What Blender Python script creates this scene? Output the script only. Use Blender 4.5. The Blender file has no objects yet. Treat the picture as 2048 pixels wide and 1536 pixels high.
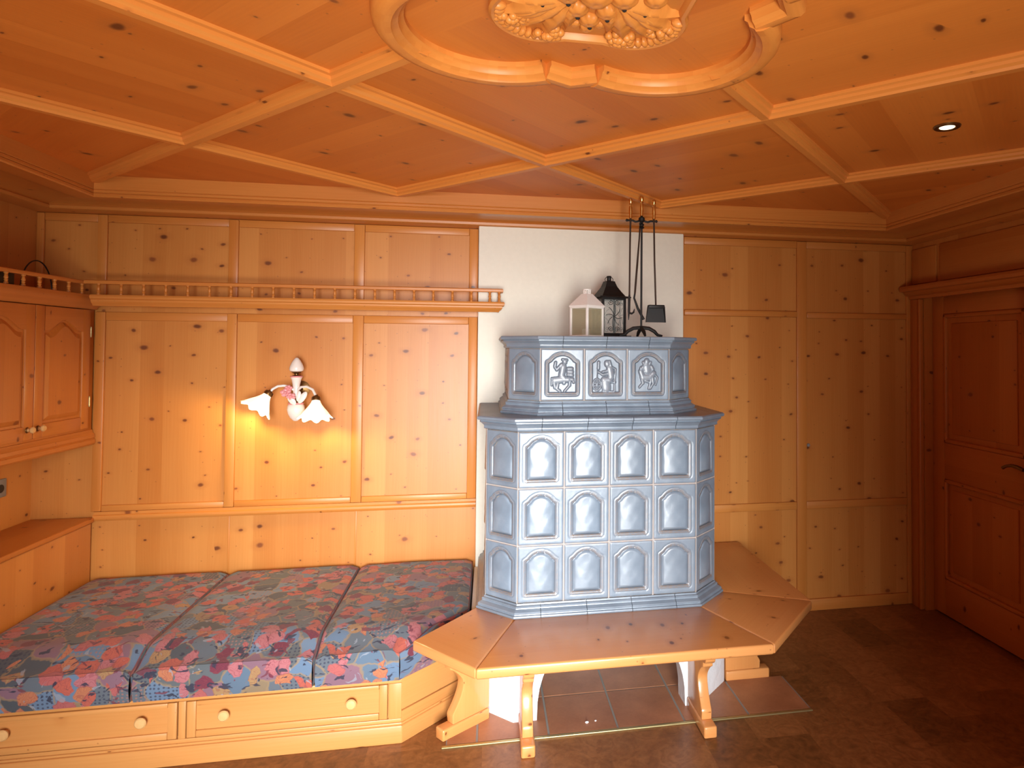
import bpy, bmesh, math, random
from mathutils import Vector, Matrix
random.seed(7)
S = bpy.context.scene
COL = S.collection
PI = math.pi

# ------------------------------------------------------------------ materials
def nt(name):
    m = bpy.data.materials.new(name); m.use_nodes = True
    t = m.node_tree; t.nodes.clear()
    o = t.nodes.new('ShaderNodeOutputMaterial'); p = t.nodes.new('ShaderNodeBsdfPrincipled')
    t.links.new(p.outputs[0], o.inputs[0])
    return m, t, p
class NB:
    """tiny node-graph builder"""
    def __init__(s, t): s.t = t
    def n(s, typ, **k):
        nd = s.t.nodes.new(typ)
        for a, b in k.items(): setattr(nd, a, b)
        return nd
    def put(s, sock, v):
        if v is None: return
        if hasattr(v, 'is_linked') or isinstance(v, bpy.types.NodeSocket): s.t.links.new(v, sock)
        else: sock.default_value = v
    def math(s, op, a, b=None, c=None, clamp=False):
        nd = s.n('ShaderNodeMath', operation=op, use_clamp=clamp)
        s.put(nd.inputs[0], a)
        if b is not None: s.put(nd.inputs[1], b)
        if c is not None: s.put(nd.inputs[2], c)
        return nd.outputs[0]
    def mix(s, f, a, b, blend='MIX'):
        nd = s.n('ShaderNodeMix', data_type='RGBA', blend_type=blend)
        s.put(nd.inputs[0], f); s.put(nd.inputs[6], a); s.put(nd.inputs[7], b)
        return nd.outputs[2]
    def comb(s, x, y, z=0.0):
        nd = s.n('ShaderNodeCombineXYZ')
        s.put(nd.inputs[0], x); s.put(nd.inputs[1], y); s.put(nd.inputs[2], z)
        return nd.outputs[0]
    def noise(s, vec, scale, detail=3, rough=.5, dist=0, dims='3D'):
        nd = s.n('ShaderNodeTexNoise', noise_dimensions=dims)
        s.put(nd.inputs['Vector'], vec); s.put(nd.inputs['Scale'], scale); s.put(nd.inputs['Detail'], detail)
        s.put(nd.inputs['Roughness'], rough); s.put(nd.inputs['Distortion'], dist)
        return nd
    def vor(s, vec, scale, feature='F1', rnd=1.0, dims='2D'):
        nd = s.n('ShaderNodeTexVoronoi', feature=feature, voronoi_dimensions=dims)
        s.put(nd.inputs['Vector'], vec); s.put(nd.inputs['Scale'], scale); s.put(nd.inputs['Randomness'], rnd)
        return nd
    def ramp(s, f, stops, interp='LINEAR'):
        nd = s.n('ShaderNodeValToRGB'); r = nd.color_ramp; r.interpolation = interp
        while len(r.elements) < len(stops): r.elements.new(0.5)
        for e, (p, c) in zip(r.elements, stops):
            e.position = p; e.color = (*c, 1) if len(c) == 3 else c
        s.put(nd.inputs[0], f)
        return nd.outputs[0]
    def sep(s, v):
        nd = s.n('ShaderNodeSeparateXYZ'); s.put(nd.inputs[0], v); return nd.outputs
    def smooth(s, v, a, b, lo=0.0, hi=1.0):
        nd = s.n('ShaderNodeMapRange', interpolation_type='SMOOTHSTEP')
        s.put(nd.inputs[0], v); s.put(nd.inputs[1], a); s.put(nd.inputs[2], b); s.put(nd.inputs[3], lo); s.put(nd.inputs[4], hi)
        return nd.outputs[0]
    def bump(s, h, strength, dist):
        nd = s.n('ShaderNodeBump'); s.put(nd.inputs['Height'], h)
        nd.inputs['Strength'].default_value = strength; nd.inputs['Distance'].default_value = dist
        return nd.outputs[0]

def wood(name, light, dark, board=.1, knots=.5, kscale=6.5, rough=.38, vary=.5, grain=.55, coat=.06):
    m, t, p = nt(name); b = NB(t)
    uv = b.n('ShaderNodeUVMap').outputs[0]
    u, v, _ = b.sep(uv)
    bi = b.math('FLOOR', b.math('DIVIDE', u, board))
    wn = b.n('ShaderNodeTexWhiteNoise', noise_dimensions='1D'); b.put(wn.inputs['W'], bi)
    br = wn.outputs['Value']
    vv = b.math('ADD', v, b.math('MULTIPLY', br, 13.7))
    # broad, slow colour drift along the board and fine fibre streaks
    drift = b.noise(b.comb(b.math('MULTIPLY', u, 7.0), b.math('MULTIPLY', vv, .55), br), 1.0, 3).outputs[0]
    fib = b.noise(b.comb(b.math('MULTIPLY', u, 150.0), b.math('MULTIPLY', vv, 2.2), br), 1.0, 3, .6).outputs[0]
    # growth rings: cathedral figure
    wob = b.noise(b.comb(b.math('MULTIPLY', u, 5.0), b.math('MULTIPLY', vv, .9), br), 1.0, 2).outputs[0]
    ring = b.math('SINE', b.math('ADD', b.math('MULTIPLY', u, 420.0), b.math('MULTIPLY', wob, 60.0)))
    f = b.math('ADD', b.math('MULTIPLY', b.math('SUBTRACT', br, .5), vary), b.math('ADD', b.math('MULTIPLY', b.math('SUBTRACT', drift, .5), .9),
         b.math('ADD', b.math('MULTIPLY', b.math('SUBTRACT', fib, .5), grain), b.math('MULTIPLY', ring, .028))))
    f = b.math('ADD', f, .5, clamp=True)
    col = b.mix(f, (*dark, 1), (*light, 1))
    if knots > 0:
        wq = b.noise(uv, 14.0, 2).outputs['Color']
        wv = b.n('ShaderNodeVectorMath', operation='MULTIPLY_ADD')
        b.put(wv.inputs[0], wq); wv.inputs[1].default_value = (.018, .018, 0); b.put(wv.inputs[2], uv)
        su, sv, _ = b.sep(wv.outputs[0])
        kv = b.comb(b.math('MULTIPLY', su, .82), b.math('MULTIPLY', sv, 1.3))
        k = b.vor(kv, kscale)
        kr, kg, kb = b.sep(k.outputs['Color'])
        pres = b.math('LESS_THAN', kr, knots)
        rad = b.math('ADD', .034, b.math('MULTIPLY', b.math('POWER', kg, 2.0), .105))
        rr = b.math('DIVIDE', k.outputs['Distance'], rad)
        core = b.math('MULTIPLY', b.smooth(rr, .35, 1.0, 1, 0), pres)
        halo = b.math('MULTIPLY', b.smooth(rr, .6, 2.6, .38, 0), pres)
        col = b.mix(halo, col, (.42, .14, .03, 1))
        kc = b.mix(kb, (.12, .030, .008, 1), (.25, .070, .018, 1))
        col = b.mix(b.math('MULTIPLY', core, .95), col, kc)
        # tiny pin knots
        k2 = b.vor(b.comb(su, sv), 17.0)
        r2, g2, b2 = b.sep(k2.outputs['Color'])
        pin = b.math('MULTIPLY', b.smooth(k2.outputs['Distance'], .03, .075, .55, 0), b.math('LESS_THAN', r2, knots * .22))
        col = b.mix(pin, col, (.25, .08, .025, 1))
    b.put(p.inputs['Base Color'], col)
    b.put(p.inputs['Roughness'], b.math('ADD', rough, b.math('MULTIPLY', b.math('SUBTRACT', fib, .5), .12)))
    p.inputs['Specular IOR Level'].default_value = .35; p.inputs['Coat Weight'].default_value = coat; p.inputs['Coat Roughness'].default_value = .3
    b.put(p.inputs['Normal'], b.bump(fib, .12, .002))
    return m

M = {}
M['wall'] = wood('pine_wall_boards', (.65, .275, .066), (.49, .165, .028), board=.115, knots=.78, kscale=6.4, vary=.55, grain=.32)
M['frame'] = wood('pine_frame', (.65, .265, .058), (.51, .16, .025), board=.5, knots=.16, kscale=5, vary=.3)
M['ceil'] = wood('pine_ceiling_boards', (.74, .245, .040), (.57, .155, .020), board=.13, knots=.55, kscale=5.0, vary=.55, rough=.46)
M['rib'] = wood('pine_ceiling_ribs', (.76, .30, .062), (.62, .20, .034), board=.5, knots=.16, kscale=5, vary=.3, rough=.42)
M['bench'] = wood('pine_bench', (.74, .34, .115), (.62, .235, .060), board=.14, knots=.55, kscale=6.5, vary=.35, grain=.3, rough=.24, coat=.6)
M['bed'] = wood('pine_bed', (.62, .295, .092), (.52, .21, .052), board=.5, knots=.22, kscale=5, vary=.3)
M['door'] = wood('pine_door', (.57, .19, .038), (.44, .125, .018), board=.16, knots=.5, kscale=6, vary=.4)
M['cab'] = wood('pine_cabinet', (.56, .20, .040), (.43, .13, .020), board=.16, knots=.4, kscale=6, vary=.35)
M['carve'] = wood('pine_carving', (.74, .30, .065), (.60, .20, .034), board=.5, knots=.0, vary=.2, rough=.4)
M['knob'] = wood('light_knob_wood', (.70, .43, .18), (.62, .34, .12), board=.5, knots=0, vary=.2)

def plain(name, col, rough=.5, metal=0.0, spec=.5, bump=0, bscale=60, **kw):
    m, t, p = nt(name); b = NB(t)
    tc = b.n('ShaderNodeTexCoord').outputs['Object']
    n = b.noise(tc, bscale, 4)
    c = b.mix(b.math('MULTIPLY', n.outputs[0], .25), (*col, 1), tuple(x * .72 for x in col) + (1,))
    b.put(p.inputs['Base Color'], c)
    p.inputs['Roughness'].default_value = rough; p.inputs['Metallic'].default_value = metal
    p.inputs['Specular IOR Level'].default_value = spec
    if bump: b.put(p.inputs['Normal'], b.bump(n.outputs[0], bump, .01))
    for k, v in kw.items(): p.inputs[k].default_value = v
    return m
M['plaster'] = plain('white_plaster', (.84, .79, .67), .85, bump=.15, bscale=35)
M['plaster_rough'] = plain('white_rough_plaster', (.86, .86, .87), .9, bump=.5, bscale=28)
M['iron'] = plain('black_wrought_iron', (.008, .006, .005), .55, .2)
M['rust'] = plain('browned_iron', (.045, .022, .012), .5, .4)
M['brass'] = plain('polished_brass', (.80, .52, .18), .22, 1.0)
M['dullbrass'] = plain('dull_brass', (.50, .42, .20), .42, .8)
M['oldbrass'] = plain('aged_brass', (.22, .12, .04), .35, .9)
M['whitemetal'] = plain('white_painted_metal', (.86, .80, .74), .5)
M['porcelain'] = plain('cream_porcelain', (.82, .74, .66), .18, spec=.6)
M['pink'] = plain('pink_porcelain', (.76, .30, .30), .25)
M['blackplastic'] = plain('black_plastic', (.008, .009, .009), .4)
M['greyplastic'] = plain('grey_plastic', (.25, .24, .23), .5)
M['candle'] = plain('candle_wax', (.85, .82, .72), .4, **{'Subsurface Weight': .2})
M['piping'] = plain('maroon_piping', (.19, .07, .08), .8)
M['dark'] = plain('dark_wick_hole_shade', (.02, .012, .008), .9)
M['chalk'] = plain('plaster_crumb', (.9, .9, .9), .9)

def glaze(name='blue_grey_glaze', worn_cavity=True):
    m, t, p = nt(name); b = NB(t)
    tc = b.n('ShaderNodeTexCoord').outputs['Object']
    oi = b.n('ShaderNodeObjectInfo').outputs['Random']
    n = b.noise(tc, 9.0, 4).outputs[0]
    n2 = b.noise(tc, 70.0, 3).outputs[0]
    c = b.ramp(n, [(.3, (.15, .20, .255)), (.55, (.205, .265, .33)), (.75, (.265, .325, .385))])
    c = b.mix(b.math('MULTIPLY', oi, .35), c, (.19, .22, .255, 1))
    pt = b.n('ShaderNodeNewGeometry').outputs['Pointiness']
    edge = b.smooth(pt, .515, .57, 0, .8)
    edge = b.math('MULTIPLY', edge, b.smooth(n2, .35, .6))
    if worn_cavity:
        at = b.n('ShaderNodeAttribute', attribute_name='wear_cavity').outputs['Color']; wr_, wg_, _ = b.sep(at)
        c = b.mix(b.math('MULTIPLY', wg_, .75), c, (.085, .095, .115, 1))  # green channel: shade of the grooves painted into the glaze colour
        c = b.mix(b.math('MULTIPLY', wr_, b.smooth(n2, .30, .62, .25, .95)), c, (.30, .20, .125, 1))
        edge = b.math('MULTIPLY', edge, .5)
        c = b.mix(edge, c, (.27, .17, .10, 1))
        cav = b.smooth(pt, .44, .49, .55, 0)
        c = b.mix(cav, c, (.10, .12, .15, 1))  # hollows darkened in the colour as painted cavity shade
    b.put(p.inputs['Base Color'], c)
    p.inputs['Roughness'].default_value = .33
    p.inputs['Specular IOR Level'].default_value = .8
    b.put(p.inputs['Normal'], b.bump(b.noise(tc, 32.0, 3).outputs[0], .22, .004))
    return m
M['glaze'] = glaze()
M['glaze_m'] = glaze('blue_grey_glaze_moulding', False)
M['grout'] = plain('stove_grout', (.50, .46, .43), .9)

def fabric():
    m, t, p = nt('floral_upholstery'); b = NB(t)
    uv = b.n('ShaderNodeUVMap').outputs[0]
    wq = b.noise(uv, 11.0, 3).outputs['Color']
    wv = b.n('ShaderNodeVectorMath', operation='MULTIPLY_ADD')
    b.put(wv.inputs[0], wq); wv.inputs[1].default_value = (.075, .075, 0); b.put(wv.inputs[2], uv)
    w = wv.outputs[0]
    A = b.vor(w, 9.8); ar, ag, ab = b.sep(A.outputs['Color'])
    base = b.ramp(ar, [(0, (.17, .22, .27)), (.16, (.19, .32, .50)), (.34, (.38, .29, .17)), (.44, (.16, .20, .22)), (.58, (.24, .38, .56)),
                       (.70, (.10, .125, .15)), (.80, (.34, .19, .26)), (.9, (.16, .26, .38))], 'CONSTANT')
    # yellowish outlines between patches
    Ae = b.vor(w, 9.8, 'DISTANCE_TO_EDGE')
    base = b.mix(b.smooth(Ae.outputs['Distance'], .02, .055, .65, 0), base, (.48, .34, .17, 1))
    # dotted / checked patches
    D = b.vor(b.comb(*b.sep(uv)[:2]), 62.0, rnd=.25)
    dots = b.math('MULTIPLY', b.math('LESS_THAN', D.outputs['Distance'], .26), b.math('GREATER_THAN', ag, .76))
    base = b.mix(b.math('MULTIPLY', dots, .8), base, b.mix(b.math('GREATER_THAN', ab, .5), (.05, .06, .12, 1), (.50, .26, .22, 1)))
    # flowers and petals
    w2n = b.n('ShaderNodeVectorMath', operation='MULTIPLY_ADD')
    b.put(w2n.inputs[0], b.noise(uv, 20.0, 2).outputs['Color']); w2n.inputs[1].default_value = (.05, .05, 0); b.put(w2n.inputs[2], uv)
    B_ = b.vor(w2n.outputs[0], 15.5); r, g, bl = b.sep(B_.outputs['Color'])
    pet = b.ramp(g, [(0, (.72, .17, .11)), (.28, (.68, .24, .27)), (.48, (.74, .28, .13)), (.62, (.24, .035, .075)), (.76, (.66, .18, .17)), (.9, (.56, .35, .15))], 'CONSTANT')
    dist = B_.outputs['Distance']
    stripe = b.math('SINE', b.math('MULTIPLY', b.noise(w2n.outputs[0], 26.0, 1).outputs[0], 60.0))
    pet = b.mix(b.smooth(stripe, .3, .9, 0, .4), pet, (.36, .07, .09, 1))
    big = b.noise(uv, 5.2, 1).outputs[0]
    mask = b.math('MULTIPLY', b.math('GREATER_THAN', b.math('ADD', r, b.math('MULTIPLY', b.math('SUBTRACT', big, .5), 2.2)), .50), b.smooth(dist, .50, .58, 1, 0))
    col = b.mix(mask, base, pet)
    Be = b.vor(w2n.outputs[0], 15.5, 'DISTANCE_TO_EDGE')
    col = b.mix(b.math('MULTIPLY', mask, b.smooth(Be.outputs['Distance'], .02, .06, .45, 0)), col, (.30, .07, .09, 1))
    # dark leaf strokes
    nav = b.noise(b.comb(b.math('MULTIPLY', b.sep(w)[0], 1.0), b.math('MULTIPLY', b.sep(w)[1], 1.9)), 17.0, 2, .5, .6).outputs[0]
    col = b.mix(b.smooth(nav, .605, .64, 0, .92), col, (.035, .04, .085, 1))
    mar = b.noise(b.comb(b.sep(w)[1], b.sep(w)[0], 5.0), 15.0, 2, .5, 1.2).outputs[0]
    col = b.mix(b.smooth(mar, .64, .67, 0, .85), col, (.24, .045, .075, 1))
    lt = b.noise(b.comb(b.sep(w)[0], b.sep(w)[1], 9.0), 21.0, 2, .5, .8).outputs[0]
    col = b.mix(b.smooth(lt, .67, .69, 0, .7), col, (.44, .52, .62, 1))
    weave = b.noise(uv, 700.0, 1).outputs[0]
    col = b.mix(b.math('MULTIPLY', weave, .25), col, (.05, .05, .06, 1))
    col = b.mix(1.0, col, (.60, .56, .54, 1), 'MULTIPLY')
    b.put(p.inputs['Base Color'], col)
    p.inputs['Roughness'].default_value = .9
    p.inputs['Sheen Weight'].default_value = .15
    b.put(p.inputs['Normal'], b.bump(weave, .2, .002))
    return m
M['fabric'] = fabric()

def floor_mat():
    m, t, p = nt('dark_floor_planks'); b = NB(t)
    tc = b.n('ShaderNodeTexCoord').outputs['Object']
    x, y, z = b.sep(tc)
    PW, PL = .232, .36
    bi = b.math('FLOOR', b.math('DIVIDE', x, PW))
    yo = b.math('ADD', y, b.math('MULTIPLY', b.math('MODULO', b.math('ABSOLUTE', bi), 2.0), PL * .5))
    bj = b.math('FLOOR', b.math('DIVIDE', yo, PL))
    wn = b.n('ShaderNodeTexWhiteNoise', noise_dimensions='2D'); b.put(wn.inputs['Vector'], b.comb(bi, bj))
    r = wn.outputs['Value']
    off = b.comb(b.math('ADD', x, b.math('MULTIPLY', r, 9.0)), y, r)
    burl = b.noise(off, 11.0, 4, .6, 2.2).outputs[0]
    fine = b.noise(off, 55.0, 3, .6, .5).outputs[0]
    f = b.math('ADD', b.math('MULTIPLY', b.math('SUBTRACT', r, .5), .30), b.math('ADD', b.math('MULTIPLY', burl, .8), b.math('MULTIPLY', b.math('SUBTRACT', fine, .5), .35)))
    c = b.ramp(f, [(.05, (.10, .038, .011)), (.4, (.24, .095, .029)), (.75, (.40, .175, .060))])
    b.put(p.inputs['Base Color'], c)
    p.inputs['Roughness'].default_value = .36
    p.inputs['Specular IOR Level'].default_value = .4
    b.put(p.inputs['Normal'], b.bump(fine, .06, .002))
    return m
M['floor'] = floor_mat()

def tile_mat():
    m, t, p = nt('terracotta_tiles'); b = NB(t)
    tc = b.n('ShaderNodeTexCoord').outputs['Object']
    n = b.noise(tc, 6.0, 3).outputs[0]; n2 = b.noise(tc, 90.0, 2).outputs[0]
    c = b.ramp(b.math('ADD', b.math('MULTIPLY', n, .8), b.math('MULTIPLY', n2, .2)), [(.3, (.30, .115, .05)), (.7, (.46, .20, .095))])
    b.put(p.inputs['Base Color'], c); p.inputs['Roughness'].default_value = .42
    return m
M['terra'] = tile_mat()
M['tilegrout'] = plain('grey_tile_grout', (.30, .29, .26), .9)

def emis(name, col, strength, base=(.9, .85, .75)):
    m, t, p = nt(name)
    p.inputs['Base Color'].default_value = (*base, 1)
    p.inputs['Emission Color'].default_value = (*col, 1); p.inputs['Emission Strength'].default_value = strength
    p.inputs['Roughness'].default_value = .3
    return m
M['shade'] = emis('lit_frosted_glass', (1.0, .80, .48), 5.5)
M['bulb'] = emis('lit_spot_bulb', (1.0, .80, .50), 14.0)

def pane_mat(name, col, alpha, rough=.15):
    m, t, p = nt(name); b = NB(t)
    p.inputs['Base Color'].default_value = (*col, 1)
    p.inputs['Roughness'].default_value = rough
    p.inputs['Alpha'].default_value = alpha
    p.inputs['Specular IOR Level'].default_value = .6
    return m
M['pane'] = pane_mat('greenish_lantern_glass', (.50, .44, .28), .34)
M['clear'] = pane_mat('clear_lantern_glass', (.75, .75, .68), .16, .05)

# ------------------------------------------------------------------ geometry helpers
class B:
    def __init__(s): s.V = []; s.F = []; s.UV = []; s.MI = []
    def add(s, bm, grain=(0, 0, 1), off=None, mi=0, mat=None):
        if mat is not None: bm.transform(mat)
        bm.normal_update()
        if off is None: off = (random.uniform(0, 40), random.uniform(0, 40))
        g0 = Vector(grain).normalized(); base = len(s.V)
        for i, v in enumerate(bm.verts): v.index = i; s.V.append(v.co.copy())
        for f in bm.faces:
            n = f.normal
            g = g0 - n * n.dot(g0)
            if g.length < .15:
                g = Vector((1, 0, 0)) if abs(n.x) < .8 else Vector((0, 1, 0)); g = g - n * n.dot(g)
            g.normalize(); c = g.cross(n)
            s.F.append([base + v.index for v in f.verts])
            s.UV.append([(v.co.dot(c) + off[0], v.co.dot(g) + off[1]) for v in f.verts]); s.MI.append(mi)
        bm.free(); return s
    def box(s, lo, hi, grain=(0, 0, 1), bev=.003, seg=2, off=None, mi=0, mat=None):
        bm = bmesh.new(); bmesh.ops.create_cube(bm, size=1)
        lo = Vector(lo); hi = Vector(hi); d = hi - lo; c = (lo + hi) / 2
        for v in bm.verts: v.co = Vector((v.co.x * d.x, v.co.y * d.y, v.co.z * d.z)) + c
        bev = min(bev, .45 * min(abs(d.x), abs(d.y), abs(d.z)))
        if bev > 0: bmesh.ops.bevel(bm, geom=bm.edges[:], offset=bev, segments=seg, affect='EDGES', profile=.5)
        return s.add(bm, grain, off, mi, mat)
    def prism(s, pts, ext, grain=(0, 0, 1), bev=0, seg=2, off=None, mi=0, mat=None):
        bm = bmesh.new(); e = Vector(ext)
        a = [bm.verts.new(Vector(p)) for p in pts]; c = [bm.verts.new(Vector(p) + e) for p in pts]
        n = len(pts)
        bm.faces.new(a); bm.faces.new(c[::-1])
        for i in range(n): bm.faces.new([a[i], c[i], c[(i + 1) % n], a[(i + 1) % n]])
        bmesh.ops.recalc_face_normals(bm, faces=bm.faces[:])
        if bev > 0: bmesh.ops.bevel(bm, geom=bm.edges[:], offset=bev, segments=seg, affect='EDGES', profile=.5, clamp_overlap=True)
        return s.add(bm, grain, off, mi, mat)
    def lathe(s, prof, org=(0, 0, 0), seg=20, mat=None, mi=0, grain=(0, 0, 1)):
        bm = bmesh.new(); o = Vector(org); rings = []
        for r, z in prof:
            if r < 1e-5: rings.append([bm.verts.new(o + Vector((0, 0, z)))])
            else: rings.append([bm.verts.new(o + Vector((r * math.cos(2 * PI * i / seg), r * math.sin(2 * PI * i / seg), z))) for i in range(seg)])
        for a, c in zip(rings, rings[1:]):
            if len(a) == 1 and len(c) == 1: continue
            for i in range(seg):
                j = (i + 1) % seg
                if len(a) == 1: bm.faces.new([a[0], c[j], c[i]])
                elif len(c) == 1: bm.faces.new([a[i], a[j], c[0]])
                else: bm.faces.new([a[i], a[j], c[j], c[i]])
        for rg, fl in ((rings[0], True), (rings[-1], False)):
            if len(rg) > 1: bm.faces.new(rg[::-1] if fl else rg)
        bmesh.ops.recalc_face_normals(bm, faces=bm.faces[:])
        return s.add(bm, grain, None, mi, mat)
    def tube(s, pts, r, seg=10, mi=0, mat=None, closed=False):
        bm = bmesh.new(); P = [Vector(p) for p in pts]; n = len(P); R = r if hasattr(r, '__len__') else [r] * n
        rings = []; up = None
        for i in range(n):
            if closed: d = P[(i + 1) % n] - P[i - 1]
            else: d = P[min(i + 1, n - 1)] - P[max(i - 1, 0)]
            d.normalize()
            if up is None: up = Vector((0, 0, 1)) if abs(d.z) < .9 else Vector((1, 0, 0))
            x = up.cross(d).normalized(); y = d.cross(x); up = y
            rings.append([bm.verts.new(P[i] + R[i] * (x * math.cos(2 * PI * k / seg) + y * math.sin(2 * PI * k / seg))) for k in range(seg)])
        pairs = list(zip(rings, rings[1:])) + ([(rings[-1], rings[0])] if closed else [])
        for a, c in pairs:
            for k in range(seg): bm.faces.new([a[k], a[(k + 1) % seg], c[(k + 1) % seg], c[k]])
        if not closed: bm.faces.new(rings[0][::-1]); bm.faces.new(rings[-1])
        bmesh.ops.recalc_face_normals(bm, faces=bm.faces[:])
        return s.add(bm, P[-1] - P[0] if not closed else (0, 0, 1), None, mi, mat)
    def ball(s, c, r, seg=14, rings=9, mi=0, mat=None):
        bm = bmesh.new(); bmesh.ops.create_uvsphere(bm, u_segments=seg, v_segments=rings, radius=1)
        r = r if hasattr(r, '__len__') else (r, r, r)
        for v in bm.verts: v.co = Vector((v.co.x * r[0], v.co.y * r[1], v.co.z * r[2]))
        if mat is not None: bm.transform(mat)
        for v in bm.verts: v.co += Vector(c)
        return s.add(bm, (0, 0, 1), None, mi)
    def sweep(s, path, prof, closed=False, side=1, off=None, mi=0):
        """sweep a profile of (offset, z) along a flat path with mitred corners; offset goes to the right of travel * side"""
        P = [Vector((p[0], p[1], 0)) for p in path]; n = len(P); m = len(prof)
        def nrm(a, c): d = (c - a).normalized(); return Vector((d.y, -d.x, 0)) * side
        mit = []
        for i in range(n):
            ns = []
            if closed or i > 0: ns.append(nrm(P[i - 1], P[i]))
            if closed or i < n - 1: ns.append(nrm(P[i], P[(i + 1) % n]))
            if len(ns) == 1: mit.append(ns[0])
            else:
                h = (ns[0] + ns[1]); h.normalize(); mit.append(h / max(.25, h.dot(ns[0])))
        segs = [(i, (i + 1) % n) for i in range(n if closed else n - 1)]
        for a, c in segs:
            bm = bmesh.new()
            va = [bm.verts.new(P[a] + mit[a] * o + Vector((0, 0, z))) for o, z in prof]
            vc = [bm.verts.new(P[c] + mit[c] * o + Vector((0, 0, z))) for o, z in prof]
            for k in range(m): bm.faces.new([va[k], va[(k + 1) % m], vc[(k + 1) % m], vc[k]])
            if not closed and a == 0: bm.faces.new(va[::-1])
            if not closed and c == n - 1: bm.faces.new(vc)
            cen = (P[a] + P[c]) / 2 + nrm(P[a], P[c]) * (sum(o for o, z in prof) / m) + Vector((0, 0, sum(z for o, z in prof) / m))
            bm.normal_update()
            sm = sum((f.calc_center_median() - cen).dot(f.normal) * f.calc_area() for f in bm.faces)
            if sm < 0: bmesh.ops.reverse_faces(bm, faces=bm.faces[:])
            s.add(bm, P[c] - P[a], off, mi)
        return s
    def grid(s, fn, nx, ny, uvfn=None, mi=0):
        base = len(s.V)
        for j in range(ny + 1):
            for i in range(nx + 1): s.V.append(Vector(fn(i / nx, j / ny)))
        for j in range(ny):
            for i in range(nx):
                a = base + j * (nx + 1) + i; q = [a, a + 1, a + nx + 2, a + nx + 1]
                s.F.append(q); s.MI.append(mi)
                ij = [(i, j), (i + 1, j), (i + 1, j + 1), (i, j + 1)]
                s.UV.append([uvfn(x / nx, y / ny) if uvfn else (x / nx, y / ny) for x, y in ij])
        return s
    def build(s, name, mats, parent=None, loc=(0, 0, 0), angle=35, smooth=True, local=False, weld=False):
        me = bpy.data.meshes.new(name); o3 = Vector((0, 0, 0)) if local else Vector(loc)
        if parent is not None and not local: o3 = Vector(parent.location) + Vector(loc)
        me.from_pydata([v - o3 for v in s.V], [], s.F)
        ul = me.uv_layers.new(name='UVMap'); k = 0
        for uvs in s.UV:
            for q in uvs: ul.data[k].uv = q; k += 1
        mats = mats if isinstance(mats, (list, tuple)) else [mats]
        for mt in mats: me.materials.append(mt)
        me.polygons.foreach_set('material_index', s.MI)
        if weld:
            wb = bmesh.new(); wb.from_mesh(me); bmesh.ops.remove_doubles(wb, verts=wb.verts[:], dist=1e-5); wb.to_mesh(me); wb.free()
        if smooth:
            me.polygons.foreach_set('use_smooth', [True] * len(me.polygons))
            me.set_sharp_from_angle(angle=math.radians(angle))
        me.update()
        o = bpy.data.objects.new(name, me); COL.objects.link(o); o.location = loc
        if parent is not None: o.parent = parent
        return o

def tag(o, label=None, cat=None, group=None, kind=None):
    if label: o['label'] = label
    if cat: o['category'] = cat
    if group: o['group'] = group
    if kind: o['kind'] = kind
    return o
def thing(name, loc, label, cat, group=None, rz=0):
    o = bpy.data.objects.new(name, None); COL.objects.link(o); o.location = loc; o.rotation_euler = (0, 0, rz)
    o.empty_display_size = .1
    return tag(o, label, cat, group)
def copy_part(o, loc, parent=None, rz=None):
    c = o.copy(); COL.objects.link(c); c.location = loc
    if parent is not None: c.parent = parent
    if rz is not None: c.rotation_euler = (0, 0, rz)
    return c
def struct(o): o['kind'] = 'structure'; return o

# ------------------------------------------------------------------ dimensions (metres; back wall is y = 0, room towards -y)
XR = 5.1013; YR = -5.26; HC = 2.452; C5 = .53
# ------------------------------------------------------------------ floor, walls
struct(B().box((-.25, YR - .4, -.12), (XR + .4, .25, 0), bev=0).build('floor', M['floor']))
Wb = struct(B().box((-.12, 0, 0), (XR + .14, .12, 2.6), bev=0, off=(3.3, 1.7)).build('wall_back', M['wall']))

def batten(lo, hi, grain, name, parent, mat='frame', bev=.005):
    return B().box(lo, hi, grain, bev=bev, seg=2).build(name, M[mat], parent)
# left part of the panelling
for x0, x1 in ((.283, .330), (.922, .972), (1.575, 1.632), (2.214, 2.266)):
    batten((x0, -.016, .79), (x1, .0, 1.845), (0, 0, 1), 'stile', Wb)
    batten((x0, -.016, 1.90), (x1, .0, 2.362), (0, 0, 1), 'stile', Wb)
batten((.0, -.016, 1.9), (.035, 0, 2.362), (0, 0, 1), 'stile', Wb)
for x0, x1 in ((.33, .922), (.972, 1.575), (1.632, 2.214)):
    batten((x0, -.012, .789), (x1, 0, .822), (1, 0, 0), 'rail', Wb)
    batten((x0, -.012, 2.322), (x1, 0, 2.364), (1, 0, 0), 'rail', Wb)
    batten((x0, -.012, 1.80), (x1, 0, 1.845), (1, 0, 0), 'rail', Wb)
batten((.035, -.012, 2.322), (.283, 0, 2.364), (1, 0, 0), 'rail', Wb)
b = B(); b.sweep([(.297, 0), (2.266, 0)], [(0, .742), (.016, .742), (.024, .750), (.026, .760), (.022, .770), (.014, .774), (.014, .789), (0, .789)])
b.build('chair_rail', M['frame'], Wb)
for x in (.947, 1.604):
    batten((x - .004, -.003, .43), (x + .004, 0, .742), (0, 0, 1), 'board_joint', Wb, bev=.002)
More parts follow.
